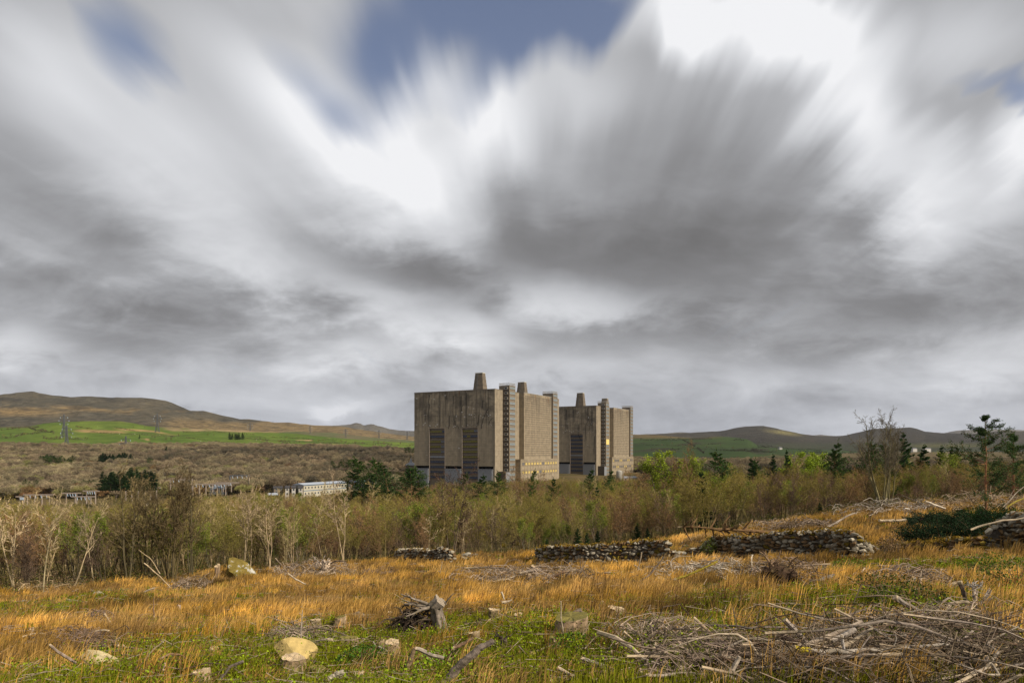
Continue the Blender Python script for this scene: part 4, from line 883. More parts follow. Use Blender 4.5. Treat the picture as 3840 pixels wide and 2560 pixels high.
while Y < 412:
    sp = 2.9 if Y < 75 else (3.6 if Y < 130 else 4.6)
    for uu in np.arange(-.86, .86, sp / Y):
        y = Y + g.uniform(-.5, .5) * sp; x = (uu + g.uniform(-.5, .5) * sp / Y) * y; e = float(field_edge(x, y))
        if y < e + (.5 if x/y < .3 else 2.5) or not keep(x, y): continue
        cand.append((x, y))
    Y += sp * .9
NEAR = 0; mass = []
keys = list(PB)
for (x, y) in cand:
    uu = x / y; k = pick(uu, y, g); e = float(field_edge(x, y)); base = k.rstrip('0123456789')
    s = g.uniform(.60, 1.15) * (1 + .28*float(snoise(x*1.0, y*1.0, 79, 3, .22))) * hfac(uu, y) * (.8 if y < e + 3 else 1.0)
    zt = (np.interp(CX + uu*F, [0, 300, 520, 760, 1000, 1300, 1550, 1800, 2100, 2350, 2600, 2900, 3200, 3500, 3840], [1893,1900,1898,1858,1850,1836,1818,1803,1798,1798,1775,1762,1752,1748,1745]) )
    zt = zt + 16*float(snoise(uu*40, math.log(y)*14, 78, 3, 1.0)) + g.normal()*5; top = (HZ - zt)/F*y; z0 = float(zg(x, y)); Hn = {'spruce': 9.5, 'pine': 9.5}.get(base, 7.0)
    if z0 + Hn*s > top: s = max((top - z0)/Hn, .0) * g.uniform(.85, 1.02)
    if s < .28: continue
    if y < e + 22 and NEAR < 290:
        cls = LAB[base]; tree(k, x, y, s, cls[0], cls[1]); NEAR += 1
    else: mass.append((x, y, z0 - .1, s, keys.index(k)))
ms = np.array(mass)
scatter('woodland', ms[:, :3], g.uniform(0, 6.28, len(ms)), ms[:, 3], ms[:, 4], [PB[k] for k in keys], 'mixed leafless wood of olive, rusty and purple brown trees filling the slope below the clearing', 'wood')
# brown oak wood over the valley side on the left and behind the towers
pts = []
for Yq in np.arange(395, 1260, 7.8):
    spx = 8.6 * (1 + (Yq-400)/2500)
    for xq in np.arange(-.95*Yq, 1.0*Yq, spx):
        x = xq + g.uniform(-.5, .5)*spx; y = Yq + g.uniform(-3, 3); px = CX + x/y*F
        if 1485 < px < 2430 and y < 640: continue
        if px > 1600 and y > 900: continue
        if (px < 960 and y < 474) or (px < 1440 and y < 488 and px > 955): continue
        lim = 1135 + 60*snoise(px*.01, 0*px, 91, 3, 1.0) - (120 if px > 1350 else 0) - 90*math.exp(-((px-330)/90)**2)
        if y > lim: continue
        if px > 2430 and y > 1250: continue
        pts.append((x, y, float(zg(x, y)) - .4))
pts = np.array(pts); kk = snoise(pts[:, 0]*.01, pts[:, 1]*.01, 95, 3, 1.0) + g.normal(size=len(pts))*.45
idx = np.select([kk < -.55, kk < -.1, kk < .35, kk < .7, kk < .95], [4, 1, 0, 2, 3], 5)
scatter('valley_wood', pts, g.uniform(0, 6.28, len(pts)), g.uniform(.7, 1.35, len(pts)), idx, DM, 'brown leafless oak wood rolling over the valley side below the green pasture', 'wood')
# low undergrowth inside the wood edge: bramble and bracken litter is laid with the grass

def dots(px0, px1, py0, py1): return g.uniform(px0, px1), g.uniform(py0, py1)
# conifers one can tell apart
def con(key, px, ytop, ybase_or_Y, label, group=None, Y=None, wide=1.0, name=None):
    Y = ybase_or_Y; x = (px-CX)/F*Y; z0 = float(zg(x, Y)); Hn = {'pine0': 10, 'pine1': 9, 'spruce0': 10, 'spruce1': 9, 'lime0': 7, 'willow1': 7.3, 'purple0': 6.5, 'rusty0': 7, 'green0': 6.5, 'birch0': 7.2, 'willow0': 6.8, 'birch1': 7.7}[key]
    s = ((HZ - ytop)/F*Y - z0) / Hn; r_ = tree(key, x, Y, s*wide, label, group, name=name, sz=s); return r_
for a in ((1310,1752,262,'pine1','left most lower pine of the clump left of the near block'), (1372,1712,266,'pine0','tallest broad pine of the clump left of the near block'), (1440,1716,270,'pine0','twin topped tall pine in the middle of the clump'),
          (1468,1736,262,'pine1','shorter pine leaning on the twin topped one'), (1508,1748,250,'pine1','slim pine right of the twin topped one'), (1545,1750,236,'pine1','dark pine right of the slim one, before the towers foot'),
          (1588,1748,240,'pine0','pine overlapping the left foot of the near block'), (1410,1770,245,'pine1','low pine between the tallest and twin topped pines')): con(a[3], a[0], a[1], a[2], a[4], 'pines clumped left of the near block', wide=1.15)
for i, (px, yt, Y, k, w, lab) in enumerate(((1730,1772,225,'pine0',1.0,'small pine below the middle of the near gable'), (1785,1778,215,'pine1',1.1,'small pine under the right hand steel door'), (1862,1768,205,'pine1',1.0,'dark scrubby pine at the right foot of the near gable'),
   (1992,1758,200,'rusty0',1.5,'tall orange brown tree before the amber windows'), (1990,1757,196,'pine0',.5,'ivy dark treetop rising from the orange brown tree'), (2072,1790,190,'pine1',.8,'small dark bushy pine below the near annex'), (2198,1756,210,'pine1',.8,'small pine in front of the far gable'), (2272,1760,205,'pine1',.8,'small pine beside the foot of the far stair tower'),
   (2385,1742,200,'rusty0',1.4,'rusty tree overlapping the right foot of the far block'), (1690,1752,70,'purple0',1.0,'big spreading purple brown bare tree before the near gable'),
   (2740,1688,150,'pine1',1.3,'broad dark pine alone left of the yellow green tree'), (2503,1700,165,'lime0',1.3,'bright yellow green leafing tree right of the far block'), (2572,1680,160,'rusty0',.9,'thin orange topped tree beside the first yellow green one'), (3010,1704,170,'lime0',1.3,'bright yellow green leafing tree, left of a touching pair'), (3060,1702,165,'lime0',1.2,'bright yellow green leafing tree, right of a touching pair'),
   (2862,1718,150,'pine1',.9,'small dark pine with a leaning dark neighbour'), (2897,1708,150,'spruce1',.7,'slim spruce top just left of the yellow green pair'), (2958,1692,140,'spruce1',.6,'narrow dark spruce above the yellow green pair'), (2830,1722,140,'spruce1',.8,'low spruce left of the small dark pine'), (2660,1720,160,'green0',1.0,'pale green tree behind the lone broad pine'),
   (3117,1655,130,'pine1',.75,'tall narrow pine with stubby arms right of the yellow green pair'), (3160,1688,130,'pine0',.9,'pine leaning against the tall narrow one'), (3225,1675,120,'pine0',1.1,'broad dark pine behind the left of the tall bare tree'), (3310,1650,110,'pine1',1.0,'dark pine directly behind the tall bare tree'), (3355,1655,112,'pine0',.9,'pine behind the right stems of the tall bare tree'), (3402,1628,115,'spruce1',.9,'tallest spruce right of the tall bare tree'), (3450,1672,118,'spruce1',.9,'shorter spruce beside the tallest one'),
   (3525,1676,140,'spruce1',.8,'small spruce on the ridge line, first after the gap'), (3560,1682,140,'spruce0',.8,'small spruce on the ridge line, second after the gap'), (3592,1677,142,'spruce1',.7,'small spruce on the ridge line, third after the gap'), (3500,1696,125,'green0',1.2,'yellowish round tree below the ridge line spruces'))):
    con(k, px, yt, Y, lab, wide=w)
for i, (px, yt, yb, k, lab) in enumerate(((2160//2,1,1,'x','x'),)): pass
def far(key, px, ytop, ybase, Y, label, group=None, wide=1.0):
    Hn = 10 if key in ('pine0', 'spruce0') else (9 if key in ('pine1', 'spruce1') else 7); x = (px-CX)/F*Y; h = (ybase-ytop)/F*Y; z = (HZ-ybase)/F*Y
    return tree(key, x, Y, h/Hn*wide, label, group, sz=h/Hn, z=z)
SP = 'dark spruces clumped above the switchyard'
for i in range(20):
    px = 385 + i*10.3 + g.uniform(-4, 4); far('spruce%d' % (i % 2), px, 1752 + 22*abs(math.sin(i*1.7)) + (14 if i < 3 else 0) + g.uniform(-6, 6), 1842, 395 - (i % 4)*9, 'tall dark spruce in the dense clump above the switchyard', SP, 1.5)
for i in range(30):
    px = 372 + i*4.2; far('spruce%d' % (i % 2), px, 1702 + g.uniform(-6, 16), 1752, 760 + g.uniform(-20, 20), 'spruce in the dark belt around the insulator hung pylon', 'conifer belt in the brown wood', 1.5)
for i in range(24):
    px = 150 + i*5.2 + g.uniform(-3, 3); far('pine%d' % (i % 2), px, 1700 + g.uniform(-2, 18) + (8 if i > 12 else 0), 1742, 740 + g.uniform(-20, 20), 'pine in the dark belt at the foot of the tall pylon', 'pine belt in the brown wood', 1.3)
for px in (88,108,135,185,198,215,243,272,283,305,320,335,345,358,372): far('pine1', px + g.uniform(-3, 3), 1796 + g.uniform(-3, 8), 1824, 505, 'small round pine in the broken row behind the gantries', 'small pines behind the gantries', 1.5)
far('spruce0', 621, 1674, 1718, 880, 'lone dark blue green spruce standing above the brown wood', wide=1.3)
far('spruce1', 523, 1628, 1646, 1090, 'small lone dark conifer at the foot of the green hill')
far('pine1', 562, 1714, 1745, 700, 'flat topped dark pine in the brown wood', wide=1.6)
for px in (863,870,884,890,897,911): far('spruce1', px, 1622 + g.uniform(0, 4) , 1649, 1100, 'conifer in the small shelter belt on the bright pasture', 'shelter belt on the pasture', 1.4)
for px in (1254,1270,1290,1302,1315,1328,1345): far('pine1', px, 1722 + g.uniform(0, 8), 1760, 560, 'dark pine in the shaded wood behind the pine clump', 'shaded pines behind the clump', 1.5)
for px in (1523,1537,1547): far('pine0', px, 1676, 1706, 760, 'dark pine just left of the near block in the far wood', 'pines at the edge of the near block', 1.4)
# hedgerow and pasture trees, small
HG = 'bare trees dotted over the green pasture'
for px, py, w in ((30,1608,8),(44,1606,7),(58,1604,8),(70,1606,8),(150,1616,10),(160,1617,11),(172,1617,10),(95,1628,9),(82,1630,9),(15,1634,9),(40,1632,8),(60,1634,8),(120,1628,7),(198,1625,10),(210,1643,12),(222,1645,12),(262,1619,7),(295,1600,6),(327,1608,4),(335,1609,4),(498,1601,5),(542,1601,6),(568,1640,9),(580,1642,10),(620,1648,12),(640,1648,12),(648,1635,5),(670,1633,8),(700,1640,5),(708,1643,5),(690,1620,7),(780,1630,5),(800,1632,5),(965,1641,4),(974,1642,6),(1000,1660,14),(985,1655,8),(1045,1658,9),(1075,1640,6),(1170,1652,6),(1195,1653,7),(1215,1650,6),(1280,1658,7),(1330,1662,6),(1360,1661,7),(1400,1660,9),(1420,1658,10),(1440,1663,9),(1470,1668,9),(1500,1664,9),(1535,1672,9)):
    Yq = on_hill(14, px, py+3)[1]; far(('purple0', 'willow0')[int(px) % 2], px, py - w*1.0, py + 4, Yq, 'bare rounded tree dotted on the green pasture below the moor', HG, 1.5)
for px, py in ((2480,1668),(2520,1662),(2560,1672),(2610,1664),(2650,1676),(2700,1668),(2745,1680),(2880,1694),(2910,1690),(2960,1700),(3190,1692),(3240,1690)):
    far('purple0', px, py - 6, py + 4, on_hill(34, px, py+4)[1], 'dark bare tree on the dark green hill right of the towers', 'bare trees on the dark green hill', 2.2)
for px, py in ((250,1640),(313,1648),(365,1600),(448,1628),(470,1612),(505,1628),(598,1632),(660,1642),(962,1650),(978,1652),(752,1655),(1070,1666),(1110,1668),(1245,1678)):
    Yq = on_hill(14, px, py+1)[1]; x = (px-CX)/F*Yq; r_ = tag(empty('sheep', (x, Yq, (HZ-py)/F*Yq + .3), g.uniform(0, 6)), 'tiny cream sheep grazing on the bright pasture', 'sheep', 'sheep on the pasture')
    V, Fq = ICO[2]; G = Geo(); G.add(V * [.75,.34,.38] + [0,0,.75], Fq); G.add(V*[.2,.13,.14] + [.85,0,.85], Fq)
    for sx in (-.45,.45):
        for sy in (-.16,.16): G.beam((sx,sy,0), (sx,sy,.6), .06)
    ob('body', G.mesh('body', M['fleece'], True), r_)

# trees near enough to be known one by one
def special(name, key, mesh, px, Y, label, cat='tree', rz=0, s=1, sz=None):
    if 780 < px < 1000: Y = max(Y, YB + 3.5)
    if 1400 < px < 1830: Y = max(Y, YW + 3)
    if 1120 < px < 1330: Y = max(Y, YS + 3)
    x, y, z = on(px, Y); r_ = tag(empty(name, (x, y, z - .05), rz), label, cat); r_.scale = (s, s, s if sz is None else sz); ob('trunk', mesh[0], r_); ob('crown', mesh[1], r_); return r_
tall = bare(301, H=7.7, stems=8, spread=.24, kids=(14, 8, 6), bark=(.20,.175,.09), twig=(.20,.165,.12), bud=(.16,.14,.10), nb=2500, bs=.05, step=.35, r=.10, rt=.008, ang=(.5,.6,.6,.6))
special('bare_tree', '', tall, 3318, 62, 'tall many stemmed bare tree rising above the right skyline')
clump = bare(302, H=8.8, stems=6, spread=.17, kids=(15, 7, 4), bark=(.17,.13,.065), twig=(.20,.145,.075), bud=(.22,.16,.06), nb=1100, bs=.055, step=.18, r=.085, ang=(.62,.55,.6,.6))
special('bare_tree', '', clump, 640, 53, 'tall rusty twigged multi stemmed tree, darkest and biggest on the left')
clump2 = bare(303, H=8.6, stems=3, spread=.1, kids=(15, 7, 4), bark=(.16,.13,.075), twig=(.19,.145,.075), bud=(.22,.16,.06), nb=800, bs=.055, step=.15, r=.075, ang=(.62,.55,.6,.6))
special('bare_tree', '', clump2, 480, 52.5, 'straight dark twin stemmed tree left of the biggest rusty clump'); special('bare_tree', '', clump2, 545, 54, 'slender dark stemmed tree against the left flank of the rusty clump', rz=2.2); special('bare_tree', '', clump2, 720, 56, 'dark stemmed tree leaning right of the biggest rusty clump', rz=4)
wb = dict(bark=(.46,.36,.22), twig=(.42,.33,.20), bud=(.26,.2,.07), nb=120, bs=.05, rt=.014)
b1 = bare(311, H=7.0, stems=1, spread=.05, kids=(13, 6, 3), step=.42, r=.065, ang=(.62,.5,.5,.5), **wb); b2 = bare(312, H=7.4, stems=2, spread=.14, kids=(12, 6, 3), step=.35, r=.058, ang=(.7,.6,.5,.5), **wb); b3 = bare(313, H=6.5, stems=1, spread=.35, kids=(9, 5, 3), step=.3, r=.052, ang=(.8,.6,.5,.5), **wb)
for m_, px, Y, lab, rz, s in ((b1,158,46.5,'pale bleached birch with forked crown, second big one from the left',0,1.0),(b2,60,49,'pale birch with two leaning stems near the left border',1,1.0),(b3,262,49,'pale birch leaning left with a crooked stem at left',2.5,1.0),(b1,352,52,'slim bleached birch right of the leaning crooked one',2,.85),
   (b2,905,58,'bleached spreading birch rising over the willows left of centre',3,1.02),(b1,940,57,'straight pale birch beside the spreading bleached one',4,.9),(b2,1290,57,'bleached fork crowned birch above the upturned snag stump',1.3,1.0),(b3,1215,58,'thin crooked pale birch behind the snag stump',.5,.8),(b1,1845,72,'pale birch stem below the near annex in the olive wood',.5,.75),(b3,1600,66,'leaning bleached birch behind the first dry stone wall',1.2,.8),(b2,1010,56,'pale two stemmed birch behind the mossy boulder',2,.8),(b1,2640,75,'dead pale stem standing in the dark wood behind the long fallen trunk',.5,.62),(b3,1740,68,'crooked pale birch leaning away from the first wall',4,.72)): special('birch_tree', '', m_, px, Y, lab, rz=rz, s=s)
# young pine with open whorls at the right
def young_pine(seed, H, n_wh=9, L0=1.9, base=.28, col=(.06,.105,.035), bark=(.26,.13,.07)):
    gg = np.random.default_rng(seed); T_ = Geo(); C = Geo(); tp = np.array([[.02*math.sin(i), .02*math.cos(i*1.3), H*i/12 - .2] for i in range(13)]); V, Fs = tube(tp, np.linspace(.085, .015, 13), 7, .03, g=gg); T_.add(V, Fs, bark); limbs = []; P_ = []
    for w in range(n_wh):
        f = w/(n_wh-1); z = H*(base + (1-base)*f**.9*.97); 
        for q in range(gg.integers(3, 5)):
            a = gg.uniform(0, 6.28); L = (L0*(1-f)**.7 + .2)*gg.uniform(.35, 1.35); d = unit([math.cos(a), math.sin(a), gg.uniform(-.05,.35)]); p = np.array([0,0,z + gg.normal()*.16]); n = 5
            for s in range(n):
                q_ = p + d*L/n; limbs.append((p, q_, .02*(1-s/n)+.006, .02*(1-(s+1)/n)+.005)); d = unit(d + [0,0,.14] + gg.normal(size=3)*.1)
                if s >= 1 or f > .6:
                    for _ in range(2):
                        sd = unit(d + perp(d, gg)*.9); e = q_ + sd*L*.22; limbs.append((q_, e, .008, .005)); t_ = gg.random((26,1)); P_.append(q_ + (e-q_)*t_*1.15 + gg.normal(size=(26,3))*.06)
                    t_ = gg.random((14,1)); P_.append(p + (q_-p)*t_ + gg.normal(size=(14,3))*.05)
                p = q_
    t_ = gg.random((120,1)); P_.append(np.array([[0,0,H-.75]]) + t_*[[0,0,.85]] + gg.normal(size=(120,3))*.05)
    seg_geo(T_, limbs, 3, np.array(bark)*.8, gg); P = np.concatenate(P_); V, Fq = cards(P, gg.uniform(.10, .20, len(P)), gg, .25); cc = np.array(col)[None]*gg.uniform(.5, 1.6, (len(P), 1)); C.add(V, Fq, np.repeat(cc, 4, axis=0))
    return T_.mesh('trunk', M['bark']), C.mesh('crown', M['leafage'])
special('pine_tree', '', young_pine(5, 6.9, 10, 2.6, .26), 3697, 45, 'tall open young pine with red brown stem standing alone at right')
special('pine_tree', '', young_pine(8, 5.6, 12, 2.4, .1), 3800, 58, 'bushier dark young pine behind the red stemmed one, at the right border', rz=2)
for i, (px, Y, h, lab) in enumerate(((2200,63,2.4,'knee high dark spruce seedling in front of the wood, mid way to the wall'),(2165,66,3.2,'young dark spruce behind the moss topped wall'),(2240,67,2.6,'young spruce right beside another behind the mossy wall'),(2428,66,2.2,'young spruce at the edge of the wood left of the fallen trunk'),(2050,66,2.0,'small dark spruce low in the olive wood'),(2390,70,3.4,'dark spruce deep in the wood left of the root plate'),(2100,30,.8,'little green spruce seedling in the grass below the branch heap'),(1860,40,.7,'tiny spruce seedling left of the branch heap'),(3075,63,1.8,'low dark spruce in front of the tall bare tree'))):
    r_ = special('spruce_seedling', '', PB['spruce1'], px, Y, lab, s=h/9*.95, sz=h/9*.7)

# ------------------------------------------------------------------ hedgerows and rough banks on the far fields
def hedge(seed, line, h, label, col=(.085,.07,.04)):
    gg = np.random.default_rng(int(line[0][0])+7*len(line)); G = Geo(); L = A([on_hill(seed, a + (c_-a)*t_, b + (d-b)*t_) for (a, b), (c_, d) in zip(line[:-1], line[1:]) for t_ in np.linspace(0, 1, 8)]); d = np.linalg.norm(np.diff(L, axis=0), axis=1); cum = np.concatenate([[0], np.cumsum(d)]); n = int(cum[-1]*.42*h)
    s = gg.uniform(0, cum[-1], n); keep_ = snoise(s, s*0, 5, 3, .03) > -.35; s = s[keep_]; n = len(s); P = np.stack([np.interp(s, cum, L[:, i]) for i in range(3)], 1) + np.stack([gg.normal(size=n)*1.2, gg.normal(size=n)*1.2, gg.random(n)*h*(.6+.6*snoise(s, s*0, 6, 2, .09))], 1)
    V, Fq = cards(P, gg.uniform(1.0, 2.4, n), gg, .8); G.add(V, Fq, np.repeat(A(col)[None]*gg.uniform(.5, 1.6, (n, 1)), 4, axis=0)); o = ob('hedge', G.mesh('hedge', M['leafage'])); tag(o, label, 'hedge')
for ln, h, lab in (([(0,1646),(60,1638),(95,1629),(150,1623)],7,'thick bare hedgerow at the lower left of the green pasture'), ([(108,1604),(135,1614),(200,1621)],5,'gorse lined bank slanting down the upper left of the pasture'), ([(0,1614),(60,1606),(145,1603)],6,'hedge with small trees along the top left of the pasture'), ([(285,1600),(345,1609)],4,'short dark bush bank right of the tall pylon'),
   ([(340,1621),(450,1628),(560,1633),(650,1637)],4,'gorse bank under the tawny strip in the middle of the pasture'), ([(700,1640),(800,1656),(885,1668)],3,'thin dark field wall running down to the brown wood'), ([(430,1603),(520,1617)],3,'short hedge crossing toward the crest pylon'), ([(900,1641),(1000,1651),(1100,1661)],5,'tree lined hedge right of the shelter belt'),
   ([(1050,1656),(1250,1662),(1550,1671)],5,'long hedge below the far strips near the concrete block'), ([(1000,1638),(1120,1645),(1300,1656)],4,'upper hedge of the far pasture near the concrete block'), ([(690,1622),(760,1619),(860,1623),(960,1631)],4,'dark bank along the tawny strip above the shelter belt'), ([(160,1645),(240,1648),(330,1652)],8,'bare tree line where the pasture meets the wood near the tall pylon')): hedge(14, ln, h, lab)
for ln, h, lab in (([(2400,1652),(2520,1650),(2660,1646),(2790,1652)],9,'dark copse along the brow of the dark green hill'), ([(2400,1668),(2540,1672),(2700,1664)],6,'middle hedge across the dark green hill'), ([(2440,1688),(2600,1684),(2760,1690),(2860,1688)],8,'lower hedge across the dark green hill'), ([(2560,1650),(2610,1676),(2640,1700)],6,'hedge running down the dark green hill'), ([(2700,1690),(2900,1696),(3100,1697)],10,'dark tree line along the foot of the right hills'), ([(3000,1700),(3250,1704),(3500,1706)],10,'dark tree belt low in the valley under the right ridge'), ([(2840,1676),(2980,1684),(3080,1688)],8,'wooded bank right of the dark green hill')): hedge(34, ln, h, lab, (.045,.042,.025))

# ------------------------------------------------------------------ foreground: grass, bramble, litter

CLEAR = []
for _p in [(2800 + i*95, 2475 + 22*math.sin(i*2.1)) for i in range(12)]:
    _x, _y, _z = at(*_p); CLEAR.append((_x, _y, .62))
# ------------------------------------------------------------------ dry stone walls
ROCKS = [(lambda q: (q[0]*1.25, q[1]))(rock(np.random.default_rng(500+i), 2, 11, (.42, .75), rough=.012)) for i in range(10)]
def wall(nodes, label, seed, grey=(.30,.265,.20), moss=0.0, thick=.6):
    """nodes: (px, base row, height m)"""
    gg = np.random.default_rng(seed); G = Geo(); W3 = [(*at(px, py)[:2], h) for px, py, h in nodes]; P2 = A([w[:2] for w in W3]); seg = np.linalg.norm(np.diff(P2, axis=0), axis=1); cum = np.concatenate([[0], np.cumsum(seg)]); L = cum[-1]
    def stone(s, off, z, l, d, h, tilt=0, cm=1.0):
        x = np.interp(s, cum, P2[:, 0]); y = np.interp(s, cum, P2[:, 1]); x2 = np.interp(min(s+.3, L), cum, P2[:, 0]); y2 = np.interp(min(s+.3, L), cum, P2[:, 1]); x1 = np.interp(max(s-.3, 0), cum, P2[:, 0]); y1 = np.interp(max(s-.3, 0), cum, P2[:, 1])
        t_ = unit([x2-x1, y2-y1, 0]); nrm = A([t_[1], -t_[0], 0]); V, Ff = ROCKS[gg.integers(10)]; sgn = gg.choice([-1, 1], 3); V = V*sgn*[l/2, d/2, h/2]; Ff = Ff if sgn.prod() > 0 else Ff[:, ::-1]
        c_, s_ = math.cos(tilt), math.sin(tilt); V = np.stack([V[:, 0]*c_ - V[:, 2]*s_, V[:, 1], V[:, 0]*s_ + V[:, 2]*c_], 1); Wd = V[:, :1]*t_ + V[:, 1:2]*nrm + V[:, 2:3]*[0,0,1]
        c = A(grey)*gg.uniform(.55, 1.35)*cm; q = gg.random()
        if q < .34: c = A([.20,.125,.06])*gg.uniform(.6, 1.2)
        if q > .92: c = A([.42,.38,.30])
        if gg.random() < moss: c = A([.17,.12,.02])*gg.uniform(.6, 1.3)
        bx, by = x + nrm[0]*off, y + nrm[1]*off; G.add(Wd + [bx, by, float(zg(bx, by)) + z], Ff, c)
    for side in (1, -1):
        z = -.05
        while z < 1.9:
            hc = gg.uniform(.15, .27); s = gg.uniform(-.1, .1)
            while s < L:
                l = gg.uniform(.16, .44); Hh = np.interp(s, cum, [w[2] for w in W3]) + gg.normal()*.05
                if z + hc*.6 < Hh: stone(s + l/2, side*(thick/2 - .14) + gg.normal()*.025 - side*z*.06, z + hc/2 + gg.normal()*.035, l*1.06, .40, hc*1.1*gg.uniform(.7, 1.3), gg.normal()*.14)
                s += l
            z += hc
    s = 0
    while s < L:
        l = gg.uniform(.16, .36); Hh = np.interp(s, cum, [w[2] for w in W3]); stone(s, gg.normal()*.05, Hh + gg.uniform(.0, .07), l*1.1, thick*.8, gg.uniform(.18, .34), gg.normal()*.35, 1.25); s += l*.8
    for _ in range(int(L*2.2)):       # tumbled stones at the foot
        s = gg.uniform(0, L); stone(s, thick/2 + gg.uniform(.05, .5), .03, gg.uniform(.15, .4), gg.uniform(.15, .3), gg.uniform(.12, .22), gg.normal()*.3)
    for s in np.arange(0, L, .4): CLEAR.append((np.interp(s, cum, P2[:, 0]), np.interp(s, cum, P2[:, 1]), .5))
    ss = np.linspace(0, L, int(L/.25)+2); cxx = np.interp(ss, cum, P2[:, 0]); cyy = np.interp(ss, cum, P2[:, 1]); chh = np.interp(ss, cum, [w[2] for w in W3])
    for a in range(len(ss)-1):
        zz0, zz1 = float(zg(cxx[a], cyy[a])), float(zg(cxx[a+1], cyy[a+1])); G.add([(cxx[a], cyy[a]-.17, zz0-.1), (cxx[a+1], cyy[a+1]-.17, zz1-.1), (cxx[a+1], cyy[a+1]+.17, zz1-.1), (cxx[a], cyy[a]+.17, zz0-.1), (cxx[a], cyy[a]-.17, zz0+chh[a]-.1), (cxx[a+1], cyy[a+1]-.17, zz1+chh[a+1]-.1), (cxx[a+1], cyy[a+1]+.17, zz1+chh[a+1]-.1), (cxx[a], cyy[a]+.17, zz0+chh[a]-.1)], [(0,1,5,4),(3,7,6,2),(4,5,6,7)], (.10,.085,.065))
    o = tag(empty('dry_stone_wall', (*P2[0], float(zg(*P2[0])))), label, 'dry stone wall')
    me = G.mesh('stonework', M['wall_stone']); 
    me.transform(Matrix.Translation(-Vector(o.location))); ob('stonework', me, o)
    n = int(L*(90 if moss else 22)); s = gg.uniform(0, L, n); xx = np.interp(s, cum, P2[:, 0]) + gg.normal(size=n)*.2; yy2 = np.interp(s, cum, P2[:, 1]) + gg.normal(size=n)*.12; hh_ = np.interp(s, cum, [w[2] for w in W3])
    P = np.stack([xx, yy2, zg(xx, yy2) + hh_ + .12 + gg.normal(size=n)*.05], 1) - A(o.location); V, Fq = cards(P, gg.uniform(.08, .2, n), gg, .7); Gm = Geo(); Gm.add(V, Fq, np.repeat(A([.20,.13,.02])[None]*gg.uniform(.6, 1.4, (n,1)), 4, axis=0)); ob('moss', Gm.mesh('moss', M['grass_blades']), o)
    return o
wall([(1468,2104,.75),(1500,2106,1.0),(1600,2108,.95),(1660,2108,1.15),(1697,2108,.85)], 'short ruined dry stone wall in the middle distance, leftmost of the walls', 1)
wall([(2018,2108,.9),(2060,2112,1.15),(2200,2118,1.2),(2330,2116,1.35),(2430,2112,1.45),(2505,2104,1.2)], 'long dry stone wall with a rusty moss cap, in the middle distance', 2, moss=.16)
wall([(2512,2100,.5),(2570,2092,.35),(2640,2088,.6)], 'tumbled low gap of stones joining the two long walls', 3)
wall([(2645,2092,.9),(2690,2094,1.35),(2850,2096,1.35),(3010,2094,1.42),(3110,2092,1.5),(3190,2090,1.25),(3240,2086,.7),(3290,2080,.3)], 'tall dry stone wall with a tapering tumbled right end', 4, moss=.06)
wall([(3300,2078,.35),(3450,2072,.4),(3690,2062,.45)], 'low mossy footing of wall running under the dark fallen spruce', 5, grey=(.15,.13,.08), moss=.6)
wall([(3690,2055,.55),(3730,2055,1.05),(3790,2052,1.55),(3930,2050,1.6)], 'dry stone wall end at the right border beyond the dark spruce', 6)
for (px, py, n, w, lab) in ((1758, 2100, 11, .55, 'small cairn like pile of tumbled wall stones right of the leftmost wall'),):
    gg = np.random.default_rng(8); x, y, z = at(px, py); o = tag(empty('stone_pile', (x, y, z)), lab, 'stone pile')
    for _i in range(n):
        V, Ff = rock(gg, 2, 8, (.5,.85)); s = gg.uniform(.2, .36); G = Geo(); G.add(V*[s, s*.8, s*.55] + [gg.normal()*w, gg.normal()*.25, .12 + .38*gg.random()], Ff, A([.30,.27,.21])*gg.uniform(.6, 1.3)); ob('stone', G.mesh('stone', M['wall_stone']), o)

# ------------------------------------------------------------------ boulders and stones
def boulder(px, py, wpx, hpx, label, mat='rock', col=(.42,.34,.18), seed=0, planes=12, flat_=1.0, name='boulder'):
    wpx *= .80; hpx *= .72; x, y, z = at(px, py); w = wpx/F*y/2; h = hpx/F*y; gg = np.random.default_rng(900+seed); V, Ff = rock(gg, 4, planes, (.34,.62), rough=.003); V = V*1.45 + .03*np.sin(V[:, [1,2,0]]*7+seed)
    CLEAR.append((x, y, w*1.15)); V = V*[w/.78, w*.8/.78, h/1.15*flat_]; me = mk(name, V, Ff, M[mat], np.tile(A(col), (len(V), 1))); o = ob(name, me, loc=(x, y, z + h*.32)); return tag(o, label, 'boulder' if wpx > 60 else 'stone')
boulder(906, 2157, 135, 66, 'big mossy boulder splashed with white lichen beside the cut post stump', 'mossy_rock', seed=1, planes=8)
boulder(348, 2525, 125, 100, 'large ochre boulder nearest the bottom left corner', col=(.50,.41,.22), seed=2, planes=10)
boulder(424, 2520, 44, 30, 'small green tinged stone touching the large ochre boulder', col=(.22,.21,.10), seed=3)
boulder(1105, 2482, 128, 82, 'broad ochre yellow boulder behind a cut stump near the bottom', col=(.50,.37,.14), seed=4, planes=11)
